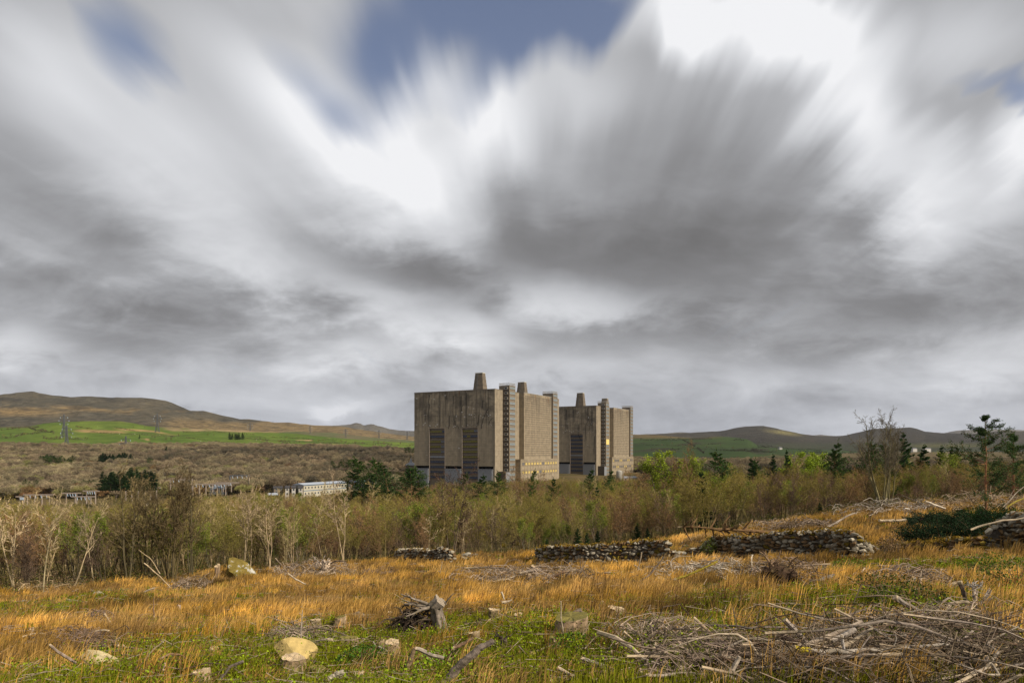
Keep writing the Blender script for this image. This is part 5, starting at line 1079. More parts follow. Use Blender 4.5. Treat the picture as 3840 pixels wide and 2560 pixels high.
for i, (px, py, w, h, lab) in enumerate(((372,2230,46,18,'pale stone beside driftwood at the far left of the clearing'),(105,2258,40,12,'flat pale stone in the fresh green patch at far left'),(672,2288,30,20,'pinkish stone in the tawny grass left of centre'),(812,2366,44,18,'flat lichened stone in the grass above the bramble patch'),(752,2378,26,16,'small greenish stone right of the broken stump'),(658,2372,30,22,'squat grey stone beside the broken stump'),(1085,2248,34,14,'pale stone half sunk in the grass below the snag'),(1808,2091,26,12,'rounded stone alone right of the stone pile'),(2452,1992,44,20,'pale stone among sticks left of the tall wall'),(2520,2332,34,18,'grey stone at the left end of the low mound'),(690,2560,30,18,'pale stone by the bottom edge beside the split stump'),(1609,2460,64,26,'rounded pale stone wrapped in grass below the upturned stump'),(850,2440,26,10,'small white stone left of the bramble patch'),(3135,1972,26,14,'pale stone on the crest behind the tall wall'),(3300,1925,50,10,'long pale slab on the rise left of the fallen spruce'),(2640,2310,24,8,'small flat stone in front of the big root plate'))):
    boulder(px, py, w, h, lab, col=((.40,.34,.26),(.34,.32,.24),(.44,.34,.26))[i % 3], seed=20+i, planes=9, name='stone')

# ------------------------------------------------------------------ stumps
def stump(px, py, wpx, hpx, label, seed=0, flare=.5, bark=(.24,.17,.11), face=(.58,.44,.27), tilt=0.0, name='tree_stump', rough=.04, moss=False):
    x, y, z = at(px, py); r = wpx/F*y/2; h = hpx/F*y*1.05; CLEAR.append((x, y, r*1.5)); gg = np.random.default_rng(700+seed); k = 22; lv = np.array([-.12, 0, .12, .3, .6, .85, 1.0]); ph = gg.uniform(0, 6.28); ph2 = gg.uniform(0, 6.28); V = []
    for f in lv:
        for j in range(k):
            t_ = 2*math.pi*j/k; lob = .5 + .5*math.cos(4*t_ + ph + .6*math.sin(2*t_)); rr = r*(.80 + .05*math.sin(3*t_+ph2) + flare*math.exp(-max(f, 0)*3.5)*lob*.8) + gg.normal()*r*rough
            V.append((math.cos(t_)*rr + tilt*f*h, math.sin(t_)*rr, f*h + (gg.normal()*.035*h + .10*h*math.cos(t_ - ph2) if f == 1 else 0)))
    V = A(V); Fq = [(i*k+j, i*k+(j+1) % k, (i+1)*k+(j+1) % k, (i+1)*k+j) for i in range(len(lv)-1) for j in range(k)]
    o = tag(empty(name, (x, y, z), gg.uniform(-.5, .5)), label, 'stump'); c = np.tile(A(bark), (len(V), 1))*gg.uniform(.7, 1.35, (len(V), 1)); c[-k:] = A(face)*.8
    ob('bark', mk('bark', V, np.array(Fq), M['wood'], c, False), o)
    top = V[-k:]; cen = top.mean(0) + [0,0,-.01]; inner = cen + (top-cen)*.5 + gg.normal(size=top.shape)*[0,0,.012*1]; inner[:, 2] += gg.normal(size=k)*h*.03; Vt = np.concatenate([top, inner, [cen]]); Ft = [(j, (j+1) % k, k+(j+1) % k, k+j) for j in range(k)]
    cc = np.tile(A((.20,.17,.04) if moss else face), (len(Vt), 1))*gg.uniform(.75, 1.2, (len(Vt), 1)); ob('cut_face', mk('cut_face', Vt, [np.array(Ft), np.array([(k+j, k+(j+1) % k, 2*k) for j in range(k)])], M['cut_wood'], cc), o)
    return o
ST = [(815,2168,24,46,'upright cut post stump just left of the mossy boulder',0,.1),(316,2276,24,20,'small round stump in the tawny grass at left',0,.2),(119,2386,18,28,'thin broken stump beside twigs at far left',0,.2),(1039,2334,54,26,'flat topped stump, left of three in a row above the bramble patch',1,.4),(1183,2348,48,24,'flat topped stump, middle of three in a row above the bramble patch',0,.4),(1277,2346,50,32,'mossy flanked stump, right of three in a row above the bramble patch',1,.7),
 (1100,2510,104,44,'pale split stump leaning on the broad ochre boulder',0,.5),(1191,2530,72,28,'low grey topped stump right of the ochre boulder',1,.3),(752,2562,78,46,'split stump with dark cleft at the bottom edge left of centre',0,.7),(1310,2424,82,34,'wide low stump at the head of the bramble patch, mossy faced',1,.6),(1427,2452,34,50,'narrow tall stump joined to a broader pale stump',1,.3),(1471,2456,64,48,'broad bright cut stump right of its narrow neighbour',0,.5),(1349,2562,50,38,'sharp pale splintered stump at the bottom edge',0,.9),
 (1852,2318,52,34,'neat round topped stump right of the upturned root mass',0,.3),(1943,2328,38,26,'split yellow stump right of the neat round one',0,.9),(2140,2376,150,62,'widest stump with a mossy split top right of centre',1,.35),(1778,2432,52,58,'tall hollow pale stump behind the thick leaning branch',0,.6),(2079,2428,48,36,'grey topped stump with a spreading root below the widest stump',1,.9),(2311,2312,76,32,'orange topped stump in the grass right of the widest stump',0,.6),(2336,2448,22,28,'small bright cut stump beside the thin twigs',0,.2),(2335,2356,32,22,'small grey stump behind thin leaning sticks',0,.3),
 (2905,1944,32,22,'pale stump on the skyline of the rise behind the tall wall',0,.5),(2232,2560,28,16,'small grey stump at the bottom edge, centre right',0,.3),(1464,2316,22,20,'small stump left of the upturned root mass',0,.3),(3128,2178,40,22,'short pale stump beside the dark root plate',0,.4),(607,2352,11,32,'thin brown post standing in the grass at left',0,.1),(2006,2165,34,40,'grey stump standing up inside the branch ridge',0,.2),(1980,2190,26,36,'bleached short stump at the foot of the branch ridge',0,.2),(2470,2095,30,22,'low pale stump at the end of the rusty capped wall',0,.3)]
for i, (px, py, w, h, lab, ms_, fl) in enumerate(ST): stump(px, py, w, h, lab, i, fl, moss=bool(ms_), bark=((.27,.19,.12),(.20,.15,.08),(.34,.25,.16))[i % 3], name='wooden_post' if 'post standing' in lab else 'tree_stump')

# ------------------------------------------------------------------ logs, sticks, heaps
GREY = (.31,.26,.205); DARK = (.09,.065,.048); PALE = (.46,.37,.26); BRN = (.22,.14,.09)
def bentline(p0, p1, n, bend, gg):
    p0, p1 = A(p0), A(p1); L = np.linalg.norm(p1-p0); t_ = np.linspace(0, 1, n)[:, None]; o = gg.normal(size=3)*bend*L; o2 = gg.normal(size=3)*bend*.5*L
    return p0 + (p1-p0)*t_ + o*np.sin(np.pi*t_) + o2*np.sin(2*np.pi*t_)
def logobj(P, r0, r1, col, label, group=None, seed=0, name='fallen_branch', cat='branch', k=7, twigs=0):
    gg = np.random.default_rng(1200+seed); G = Geo(); o_ = P[0].copy(); n = len(P); V, Fs = tube(P - o_, np.linspace(r0, r1, n)*(1+gg.normal(size=n)*.06), k, .07, g=gg); G.add(V, Fs, A(col))
    G.C[-1] = G.C[-1]*gg.uniform(.7, 1.3, (len(V), 1)); G.C[-1][:k] = A([.55,.43,.28])
    for _ in range(twigs):
        i = gg.integers(1, n-1); d = unit(P[min(i+1, n-1)] - P[i]); sd = unit(d*.5 + perp(d, gg)); L = gg.uniform(.1, .35)*np.linalg.norm(P[-1]-P[0])*.6; Q = bentline(P[i]-o_, P[i]-o_+sd*L, 5, .1, gg); V, Fs = tube(Q, np.linspace(r1*.55, r1*.15, 5), 4, 0, g=gg); G.add(V, Fs, A(col)*.8)
    return tag(ob(name, G.mesh(name, M['wood']), loc=o_), label, cat, group)
def pt(px, py, Y=None, lift=0.0):
    if Y is None: x, y, z = at(px, py); return A([x, y, z+lift])
    return A([(px-CX)/F*Y, Y, (HZ-py)/F*Y])
def hero(pts, r0, r1, col, label, seed=0, tw=0, Y=None, name='fallen_branch', cat='branch'):
    """branch through pixels; each (px, py) at ground depth of its base row or at the given depth"""
    gg = np.random.default_rng(1500+seed); Q = [pt(p[0], p[1], p[2] if len(p) > 2 else Y) for p in pts]; P = []
    for a, b in zip(Q[:-1], Q[1:]): P += list(bentline(a, b, 6, .02, gg))[:-1]
    P.append(Q[-1]); return logobj(A(P), r0, r1, col, label, seed=seed, twigs=tw, name=name, cat=cat)
Yg = lambda px, py: at(px, py)[1]
H0 = [([(1668,2566),(1730,2488),(1797,2430),(1850,2400)], .075, .035, (.20,.16,.13), 'thick dark weathered branch leaning up from the bottom edge at centre', 0, 9.6),
 ([(1515,2528),(1540,2470),(1556,2428)], .05, .03, (.26,.18,.11), 'leaning brown broken stem left of the leaning thick branch', 0, 10.9), ([(1558,2430),(1610,2452),(1665,2466)], .035, .03, GREY, 'grey branch stub running from the broken stem into the grass', 0, 10.9),
 ([(1700,2428),(1740,2412),(1775,2392)], .04, .03, BRN, 'brown branch lying against the tall hollow stump', 0, 12),
 ([(2112,2325),(2145,2302),(2180,2285)], .05, .04, (.24,.20,.17), 'dark grey log end sticking up behind the widest stump', 0, 15.2),
 ([(2103,2252),(2110,2350),(2119,2510)], .010, .014, PALE, 'tall thin pale stick standing right of centre', 0, 12.5), ([(2211,2335),(2168,2400),(2148,2515)], .008, .012, PALE, 'bent thin pale stick right of the tall straight one', 0, 12.2),
 ([(2406,2070),(2396,2120),(2384,2172)], .03, .02, PALE, 'white leaning stick before the rusty capped wall', 0, 34), ([(1658,2105),(1650,2150)], .022, .012, PALE, 'thin white stick standing below the leftmost wall', 0, 40),
 ([(2262,2252),(2248,2270),(2247,2292)], .045, .02, (.62,.50,.34), 'short bleached curved snag in the tawny grass', 0, 19.5), ([(1880,2218),(1886,2232),(1890,2246)], .04, .02, (.60,.50,.38), 'short bleached upright snag above the neat round stump', 0, 22), ([(1882,2258),(1905,2254),(1920,2248)], .05, .02, PALE, 'pale split branch lying beside the short upright snag', 0, 21),
 ([(2062,2551),(2210,2528),(2372,2513),(2500,2476)], .055, .04, (.38,.28,.20), 'long pinkish peeled log lying along the bottom right of centre', 2, 9.2), ([(2178,2466),(2250,2492),(2305,2513),(2378,2532)], .03, .035, (.28,.24,.20), 'grey branch slanting down onto the long peeled log', 1, 9.4), ([(2090,2502),(2130,2524),(2168,2548)], .028, .02, PALE, 'forked pale branch at the left end of the long peeled log', 2, 9.1),
 ([(2293,2438),(2300,2500),(2304,2540)], .012, .014, DARK, 'thin dark stick standing before the heap', 0, 9.5),
 ([(2400,2530),(2500,2530),(2610,2538)], .10, .09, (.30,.19,.12), 'thickest brown log at the left foot of the great heap', 0, 9.0), ([(2454,2425),(2520,2438),(2590,2447)], .07, .05, (.14,.085,.055), 'dark red brown log at the left end of the great heap', 0, 10.2), ([(2452,2424),(2455,2470),(2458,2515)], .022, .02, PALE, 'short pale upright stick at the left end of the great heap', 0, 9.6),
 ([(2767,2491),(2900,2450),(3080,2395),(3233,2329)], .045, .022, (.40,.32,.24), 'long pale branch rising to the right across the great heap', 3, 9.4), ([(2942,2322),(2990,2370),(3037,2427)], .04, .04, (.36,.30,.26), 'grey pole standing slantwise out of the great heap', 0, 9.8), ([(2911,2376),(2960,2398),(3015,2416)], .05, .04, (.24,.16,.12), 'brown knobbly pole crossing the slanting grey one', 0, 9.9),
 ([(2976,2433),(3130,2440),(3300,2436),(3560,2414)], .040, .022, (.38,.33,.27), 'long grey branch lying level across the great heap', 3, 9.1), ([(2976,2430),(3000,2435),(3040,2438)], .05, .045, (.42,.33,.03), 'short branch thickly covered in yellow moss on the great heap', 0, 9.0), ([(3104,2396),(3160,2382),(3208,2358)], .05, .035, (.46,.40,.34), 'silvery forked branch in the middle of the great heap', 1, 9.5), ([(3130,2440),(3200,2400),(3275,2352)], .035, .02, PALE, 'pale straight pole behind the silvery forked branch', 0, 9.4),
 ([(2718,2558),(2745,2510),(2773,2460)], .04, .025, (.46,.38,.30), 'pale stick pointing up at the bottom of the great heap', 0, 8.3), ([(2540,2500),(2580,2525),(2618,2545)], .06, .05, (.55,.46,.34), 'bleached split log on the thick brown one', 0, 8.9), ([(3156,2382),(3160,2410),(3165,2446)], .022, .02, (.60,.55,.50), 'white upright stick in the middle of the great heap', 0, 9.2),
 ([(3355,2237),(3410,2270),(3472,2306)], .05, .045, (.27,.23,.19), 'grey log sliding down into the top of the great heap', 1, 12.5), ([(3470,2440),(3530,2475),(3580,2500)], .03, .02, (.44,.34,.22), 'tan pole pointing down right in the great heap', 0, 8.8), ([(3597,2178),(3620,2250),(3655,2325)], .045, .03, (.15,.11,.09), 'dark leaning pole in front of the bleached root snag', 0, 13.5),
 ([(3075,2175),(3100,2165),(3131,2156)], .07, .06, (.28,.24,.20), 'short grey log with a cut end right of the dark root plate', 0, 22), ([(3255,2150),(3310,2165),(3350,2185)], .05, .03, (.30,.26,.22), 'grey branch at the left of the twig heap below the tapering wall', 2, 21), ([(3318,2158),(3345,2140),(3367,2120)], .05, .04, (.19,.14,.11), 'dark branch poking up from the twig heap below the tapering wall', 0, 21), ([(3388,2190),(3410,2178),(3434,2168)], .06, .04, (.42,.36,.29), 'pale cut branch end in the twig heap below the tapering wall', 0, 20),
 ([(2528,2173),(2590,2150),(2690,2104)], .05, .035, (.34,.26,.04), 'moss yellow branch rising to the right before the tall wall', 1, 26), ([(2400,2180),(2440,2150),(2490,2085)], .05, .03, (.22,.17,.13), 'dark forked branch propped before the end of the rusty capped wall', 2, 28),
 ([(3100,1978),(3150,1950),(3208,1922)], .06, .05, (.46,.38,.30), 'pale broken branch raised behind the tall wall', 1, 44), ([(3297,1950),(3350,1951),(3398,1947)], .09, .07, (.50,.40,.28), 'straight pale log lying on the rise left of the fallen spruce', 0, 43), ([(3470,1880),(3510,1894),(3545,1906)], .09, .07, (.62,.54,.44), 'white log on the rise behind the fallen spruce', 0, 50),
 ([(3640,1985),(3760,1950),(3850,1938)], .045, .035, (.42,.34,.24), 'long pale branch resting on the right border wall', 1, 30), ([(3762,1900),(3800,1860),(3846,1820)], .03, .02, (.48,.40,.30), 'arching pale branch at the right border', 2, 38), ([(3770,1905),(3810,1880),(3846,1866)], .05, .04, (.36,.28,.06), 'mossy branch arching at the right border', 1, 37),
 ([(1080,2150),(1110,2172),(1150,2190)], .05, .04, PALE, 'pale branch end left of the snag stump', 0, 40), ([(1032,2092),(1050,2110),(1088,2152)], .03, .02, (.26,.2,.15), 'dark forked stick behind the snag stump heap', 2, 44), ([(540,2110),(600,2160),(640,2205)], .04, .03, (.48,.36,.22), 'pale fallen stem leaning at the edge of the wood at left', 2, 44), ([(600,2150),(560,2090),(520,2060)], .035, .02, (.40,.30,.18), 'thin pale fallen stem slanting left at the edge of the wood', 2, 46),
 ([(540,2218),(580,2204),(560,2208)], .05, .03, PALE, 'pale split branch in the grass at the edge of the wood', 0, 38), ([(392,2300),(405,2320),(420,2340)], .03, .02, PALE, 'pale stick lying on the small twig heap at left', 0, 21), ([(186,2415),(230,2450),(285,2485)], .02, .025, (.26,.20,.16), 'long dark stick slanting toward the large ochre boulder', 0, 11.2), ([(535,2480),(570,2440),(612,2405)], .012, .014, PALE, 'thin pale stick slanting in the grass left of the bramble patch', 0, 12), ([(820,2550),(860,2500),(912,2478)], .02, .022, (.20,.16,.13), 'dark forked stick before the ochre boulder', 2, 10.2), ([(1124,2450),(1128,2360),(1134,2285)], .016, .008, (.38,.32,.26), 'dead bare sapling standing in the bramble patch', 0, 14),
 ([(578,2312),(577,2270),(578,2238)], .02, .012, BRN, 'thin brown stake upright in the tawny grass at left', 0, 22), ([(1235,2545),(1260,2530),(1290,2518)], .05, .04, (.44,.38,.28), 'grey log end at the bottom edge beside the low grey stump', 0, 9.6), ([(610,2512),(618,2500),(618,2484)], .05, .015, (.46,.34,.24), 'splintered reddish wood piece at bottom left', 0, 10.4)]
for i, (P, r0, r1, c_, lab, tw, Yh) in enumerate(H0): hero(P, r0, r1, c_, lab, i, tw, Yh)
# the long spiky trunk lying over the tall wall
gg = np.random.default_rng(77); Yt = at(2760, 2094)[1] + .3; P = A([pt(2541,1975,Yt), pt(2640,1978,Yt), pt(2740,1984,Yt), pt(2830,1990,Yt), pt(2915,1995,Yt)]); logobj(A(sum([list(bentline(a, b, 5, .01, gg))[:-1] for a, b in zip(P[:-1], P[1:])], []) + [P[-1]]), .02, .14, (.20,.12,.06), 'long spiky brown fallen trunk lying over the top of the tall wall', seed=99, name='fallen_tree', cat='fallen tree', twigs=26)

def heap(px0, px1, py0, py1, nlog, ntw, hmax, Lr, rr_, seed, label, glabel, group, horiz=.5, cols=(GREY, BRN, PALE, (.28,.23,.19), DARK, (.20,.15,.11)), tw_r=1.0, twcol=(.26,.20,.15)):
    gg = np.random.default_rng(2000+seed); cx_, cy_ = (px0+px1)/2, (py0+py1)/2
    def spot():
        a = gg.uniform(-1, 1); b = gg.uniform(-1, 1)
        if a*a*.8 + b*b*.8 > 1.05: return spot()
        x, y, z = at(cx_ + a*(px1-px0)/2, cy_ + b*(py1-py0)/2); m = max(0, 1 - (a*a*.7 + b*b*.7)); return x, y, z + m*hmax*gg.random(), a, b
    nlog = nlog if seed == 1 else max(2, int(nlog*.55))
    for i in range(nlog):
        x, y, z, a, b = spot(); th = gg.normal()*horiz + (math.pi if gg.random() < .5 else 0); L = gg.uniform(*Lr)*(.6 + .6*gg.random()); d = A([math.cos(th), math.sin(th), gg.normal()*.16]); c = A([x, y, z + .06]); r = gg.uniform(*rr_)
        P = bentline(c - d*L/2, c + d*L/2, 7, .075, gg); P[:, 2] = np.maximum(P[:, 2], zg(P[:, 0], P[:, 1]) + r*.5); logobj(P, r, r*gg.uniform(.3, .7), A(cols[gg.integers(len(cols))])*gg.uniform(.8, 1.2), glabel, group, seed=seed*200+i, twigs=int(gg.integers(0, 3)), k=6)
    G = Geo(); S0 = []; S1 = []; Rr = []; Cc = []
    for i in range(ntw):
        x, y, z, a, b = spot(); th = gg.uniform(0, 6.28) if gg.random() < .35 else gg.normal()*horiz*1.4; L = gg.uniform(.25, 1.0)*Lr[1]*.45; d = A([math.cos(th), math.sin(th), gg.normal()*.35]); n = 5; P = bentline(A([x,y,z+.03]) - d*L/2, A([x,y,z+.03]) + d*L/2, n, .17, gg); P[:, 2] = np.maximum(P[:, 2], zg(P[:, 0], P[:, 1]) + .01)
        r = gg.uniform(.004, .011)*tw_r; cc = A(twcol)*gg.uniform(.25, 1.9)
        if gg.random() < .5:
            e = P[2] + unit(P[3]-P[2] + gg.normal(size=3)*.09)*L*.35; S0.append(P[2]); S1.append(e); Rr.append(r*.6); Cc.append(cc)
        for s in range(n-1): S0.append(P[s]); S1.append(P[s+1]); Rr.append(r*(1-s*.15)); Cc.append(cc)
    V, Fq = segs(S0, S1, Rr, A(Rr)*.85, 3); G.add(V, Fq, np.repeat(A(Cc), 6, axis=0)); tag(ob('brushwood', G.mesh('brushwood', M['wood'])), label, 'brushwood', kind='stuff')
heap(2700, 3900, 2385, 2590, 92, 1150, .26, (1.0, 3.4), (.008, .027), 1, 'fine grey brushwood matted through the great heap at bottom right', 'weathered branch in the great heap at bottom right', 'branches of the great heap', tw_r=1.0, twcol=(.14,.105,.075))  # dark twig colour paints the shaded gaps inside the heap
heap(2400, 2900, 2430, 2580, 16, 420, .22, (.6, 2.2), (.012, .045), 21, 'fine twigs at the thinner left end of the great heap', 'branch at the thinner left end of the great heap', 'branches at the left end of the great heap', tw_r=1.0, twcol=(.20,.15,.115))
heap(3050, 3850, 2320, 2410, 18, 420, .28, (.8, 2.4), (.015, .045), 2, 'fine twigs along the upper edge of the great heap', 'weathered branch along the top of the great heap', 'branches along the top of the great heap', tw_r=1.2)
heap(1690, 2250, 2148, 2196, 30, 700, .55, (1.2, 3.6), (.03, .09), 3, 'brushwood of the low ridge of branches in the tawny grass', 'grey branch in the low ridge of branches in the tawny grass', 'branches of the low ridge', horiz=.3, tw_r=2.4)
heap(2400, 2860, 2130, 2180, 11, 480, .4, (1.0, 3.0), (.02, .06), 4, 'pale twigs heaped left of the dark root plate', 'pale branch left of the dark root plate', 'branches left of the dark root plate', tw_r=2.2, twcol=(.34,.29,.23))
heap(2780, 3130, 2120, 2190, 10, 500, .5, (1.0, 2.6), (.02, .05), 5, 'brown twigs heaped around the dark root plate', 'branch sticking out around the dark root plate', 'branches around the dark root plate', tw_r=2.0, twcol=(.22,.16,.12))
heap(3210, 3570, 2155, 2225, 12, 420, .35, (1.0, 2.6), (.02, .06), 6, 'twigs heaped below the tapering end of the tall wall', 'branch in the heap below the tapering wall end', 'branches below the tapering wall end', tw_r=1.9)
heap(2940, 3480, 1880, 1935, 26, 600, .8, (1.6, 4.2), (.035, .08), 7, 'white dead brushwood on the crest before the wood', 'bleached branch on the crest before the dark wood', 'bleached branches on the crest', cols=((.52,.48,.43), (.38,.33,.28), GREY), tw_r=2.6, twcol=(.33,.28,.23))
heap(3440, 3860, 1850, 1920, 14, 700, .9, (1.4, 3.6), (.02, .05), 8, 'arching brown brush at the right skyline', 'pale arching branch at the right skyline', 'branches at the right skyline', tw_r=2.8, twcol=(.34,.26,.18))
heap(2740, 3130, 1955, 1995, 10, 500, .5, (1.2, 3.0), (.02, .05), 9, 'grey brush lying along the back of the tall wall', 'grey branch lying behind the tall wall', 'branches behind the tall wall', tw_r=2.6)
heap(1000, 1330, 2120, 2175, 16, 520, .6, (1.2, 3.4), (.02, .06), 10, 'grey brushwood around the bleached snag stump', 'grey branch by the bleached snag stump', 'branches by the bleached snag stump', tw_r=2.6)
heap(640, 800, 2180, 2215, 6, 350, .4, (1.0, 2.4), (.02, .04), 11, 'low grey brush pile below the cut post stump', 'grey branch in the brush below the cut post stump', 'branches below the cut post stump', tw_r=2.6, twcol=(.24,.18,.13))
heap(120, 440, 2400, 2470, 12, 420, .45, (.5, 1.6), (.012, .035), 12, 'dark brushwood above the large ochre boulder', 'grey branch in the brush above the large ochre boulder', 'branches above the large ochre boulder', tw_r=1.2, twcol=(.16,.11,.08))
heap(320, 420, 2310, 2350, 4, 220, .35, (.6, 1.6), (.012, .03), 13, 'small dark twig heap in the tawny grass at left', 'branch in the small dark twig heap at left', 'branches of the small dark heap', tw_r=1.8, twcol=(.18,.13,.10))
heap(1010, 1250, 2370, 2420, 9, 320, .3, (.5, 1.5), (.012, .035), 14, 'pale twigs strewn over the bramble patch', 'pale branch strewn over the bramble patch', 'branches on the bramble patch', tw_r=1.3)
heap(2260, 2640, 2380, 2450, 8, 340, .4, (.6, 2.0), (.008, .02), 15, 'thin arching twigs left of the great heap', 'thin branch arching left of the great heap', 'branches left of the great heap', horiz=.9, tw_r=1.1)
heap(1350, 1500, 2140, 2165, 4, 160, .3, (1.0, 2.4), (.03, .06), 16, 'brown sticks in the grass below the leftmost wall', 'brown branch below the leftmost wall', 'branches below the leftmost wall', tw_r=2.2, twcol=(.2,.14,.1))
heap(0, 330, 2150, 2230, 14, 600, .9, (1.2, 3.4), (.02, .045), 17, 'fallen twiggy brash at the far left edge of the wood', 'pale fallen branch in the brash at the far left', 'branches in the brash at the far left', horiz=.7, tw_r=2.4, twcol=(.30,.22,.13))
heap(2560, 2700, 2005, 2060, 3, 120, .2, (1.0, 2.0), (.02, .04), 18, 'few dry sticks in the gap between the walls', 'dry stick in the gap between the walls', 'sticks between the walls', tw_r=2.2)

# ------------------------------------------------------------------ upturned root masses
def roots(name, px, py, wpx, hpx, label, seed, col, dark, style):
    x, y, z = at(px, py); sw = wpx/F*y; sh = hpx/F*y; CLEAR.append((x, y, sw*.45)); gg = np.random.default_rng(3000+seed); o = tag(empty(name, (x, y, z)), label, 'uprooted stump')
    S = [[] for _ in range(3)]; D = [[] for _ in range(3)]
    if style == 'tipped':      # stump tipped on its side, cut end up right, roots fanning left
        T_ = Geo(); P = A([[.30*sw,0,-.05],[.29*sw,-.02,.28*sh],[.24*sw,0,.58*sh],[.22*sw,-.03,.80*sh],[.30*sw,-.06,.96*sh]]); V, Fs = tube(P, [.15*sw,.10*sw,.095*sw,.115*sw,.12*sw], 16, .13, caps=False, g=gg); T_.add(V, Fs, col); T_.C[-1] *= gg.uniform(.6, 1.35, (len(V),1)); ob('trunk', T_.mesh('trunk', M['wood']), o)
        Tc = Geo(); Vt = V[-16:]; cen = Vt.mean(0); Tc.add(np.concatenate([Vt, [cen]]), [(j, (j+1) % 16, 16) for j in range(16)], (.33,.27,.20)); ob('cut_face', Tc.mesh('cut_face', M['cut_wood']), o)
        for a in range(5): grow(gg, A([.2*sw,0,.75*sh]), [-1, gg.normal()*.4, .12 + gg.normal()*.30], .62*sw*gg.uniform(.7,1.1), .032*sw, 0, S, (6, 4, 3), (-.03,-.02,0), (.10,.22,.3), (.7,.7,.7), .2)
        V, Ff = rock(gg, 3, 5, (.6,.9), rough=.09); E = Geo(); E.add(V*[.30*sw, .12*sw, .26*sh] + [-.08*sw,.08*sw,.24*sh], Ff, dark); ob('soil', E.mesh('soil', M['wood']), o)
        for a in range(70): grow(gg, A([gg.uniform(-.36,.2)*sw, gg.normal()*.12*sw, gg.uniform(.05,.75)*sh]), [-1 + gg.normal()*.5, gg.normal()*.7, gg.normal()*.6 - .2], .36*sw*gg.uniform(.5,1.1), .018*sw, 0, D, (5, 3, 3), (-.05,0,0), (.22,.3,.3), (.8,.8,.8), .1)
        grow(gg, A([.3*sw,0,.7*sh]), [.75,0,.85], .34*sw, .022*sw, 0, S, (3, 3, 3), (0,0,0), (.08,.2,.2), (.6,.6,.6), .5)
        for a in range(5): grow(gg, A([.27*sw,0,.25*sh]), [gg.uniform(-.4,.9), -.3, -.7], .3*sw, .028*sw, 0, S, (3, 3, 3), (0,0,0), (.12,.2,.2), (.6,.6,.6), .4)
    elif style == 'plate':     # dark earthy plate with prongs standing up
        V, Ff = rock(gg, 3, 5, (.6,.9), rough=.07); E = Geo(); E.add(V*[.40*sw, .22*sw, .34*sh] + [0,0,.26*sh], Ff, dark); ob('soil', E.mesh('soil', M['wood']), o)
        for a in range(8): grow(gg, A([gg.normal()*.16*sw,0,.3*sh]), [gg.normal()*.35, gg.normal()*.3, 1], .75*sh*gg.uniform(.5,1.1), .04*sw, 0, S, (5, 4, 3), (0,0,0), (.14,.25,.3), (.7,.7,.7), .2)
        for a in range(34): th = gg.uniform(-.3, 3.4); grow(gg, A([math.cos(th)*.26*sw, -.12*sw, .22*sh + math.sin(th)*.16*sh]), [math.cos(th), -.5+gg.normal()*.4, math.sin(th)*.7], .30*sw*gg.uniform(.4,1.2), .014*sw, 0, D, (5, 3, 3), (-.06,0,0), (.25,.3,.3), (.8,.8,.8), .1)
    else:                      # bleached snag with torn roots
        for a in range(7): grow(gg, A([gg.normal()*.06*sw,0,-.05]), [gg.normal()*.25, gg.normal()*.2, 1], sh*gg.uniform(.55,1.0), .085*sw, 0, S, (5, 4, 3), (0,0,0), (.12,.25,.3), (.7,.7,.7), .35)
        for a in range(9): th = gg.uniform(0, 6.28); grow(gg, A([0,0,.12*sh]), [math.cos(th), math.sin(th)*.7, -.05], .5*sw*gg.uniform(.6,1.1), .055*sw, 0, S, (4, 3, 3), (-.04,0,0), (.12,.2,.3), (.6,.7,.7), .3)
        for a in range(14): grow(gg, A([gg.normal()*.15*sw,0,.75*sh]), gg.normal(size=3), .25*sw, .02*sw, 0, D, (4, 3, 3), (-.02,0,0), (.25,.3,.3), (.8,.8,.8), .1)
    G = Geo(); 
    for l, k in zip(S, (8, 5, 4)): seg_geo(G, l, k, col, gg, .2)
    ob('roots', G.mesh('roots', M['wood']), o); G = Geo()
    for l, k in zip(D, (6, 4, 3)): seg_geo(G, l, k, dark, gg, .3)
    ob('rootlets', G.mesh('rootlets', M['wood']), o); return o
roots('upturned_stump', 1582, 2372, 235, 128, 'big upturned stump with its cut end tilted and roots fanning left, at centre', 1, (.23,.19,.15), (.075,.055,.042), 'tipped')
roots('root_plate', 2915, 2212, 165, 165, 'dark earthy root plate with broken prongs before the tall wall', 2, (.24,.16,.10), (.07,.045,.03), 'plate')
roots('root_plate', 2606, 1992, 66, 78, 'dark upturned root plate standing against the wood behind the spiky trunk', 3, (.10,.07,.05), (.07,.05,.035), 'plate')
roots('root_snag', 3662, 2290, 105, 125, 'bleached twisted root snag above the great heap at right', 4, (.50,.43,.36), (.42,.38,.33), 'snag')
roots('root_snag', 1216, 2150, 120, 60, 'bleached snag stump with torn upright splinter before the wood', 5, (.56,.44,.32), (.36,.30,.25), 'snag')
roots('root_snag', 1655, 2270, 40, 36, 'small dark root clump just behind the upturned stump', 6, (.16,.10,.07), (.10,.07,.05), 'snag')
roots('root_snag', 1880, 2440, 100, 70, 'black twisted branch crown at the end of the thick leaning branch', 7, (.13,.10,.08), (.07,.055,.05), 'snag')
roots('root_snag', 1788, 2350, 26, 50, 'thin black rotten snag below the neat round stump', 8, (.10,.07,.05), (.06,.045,.035), 'snag')

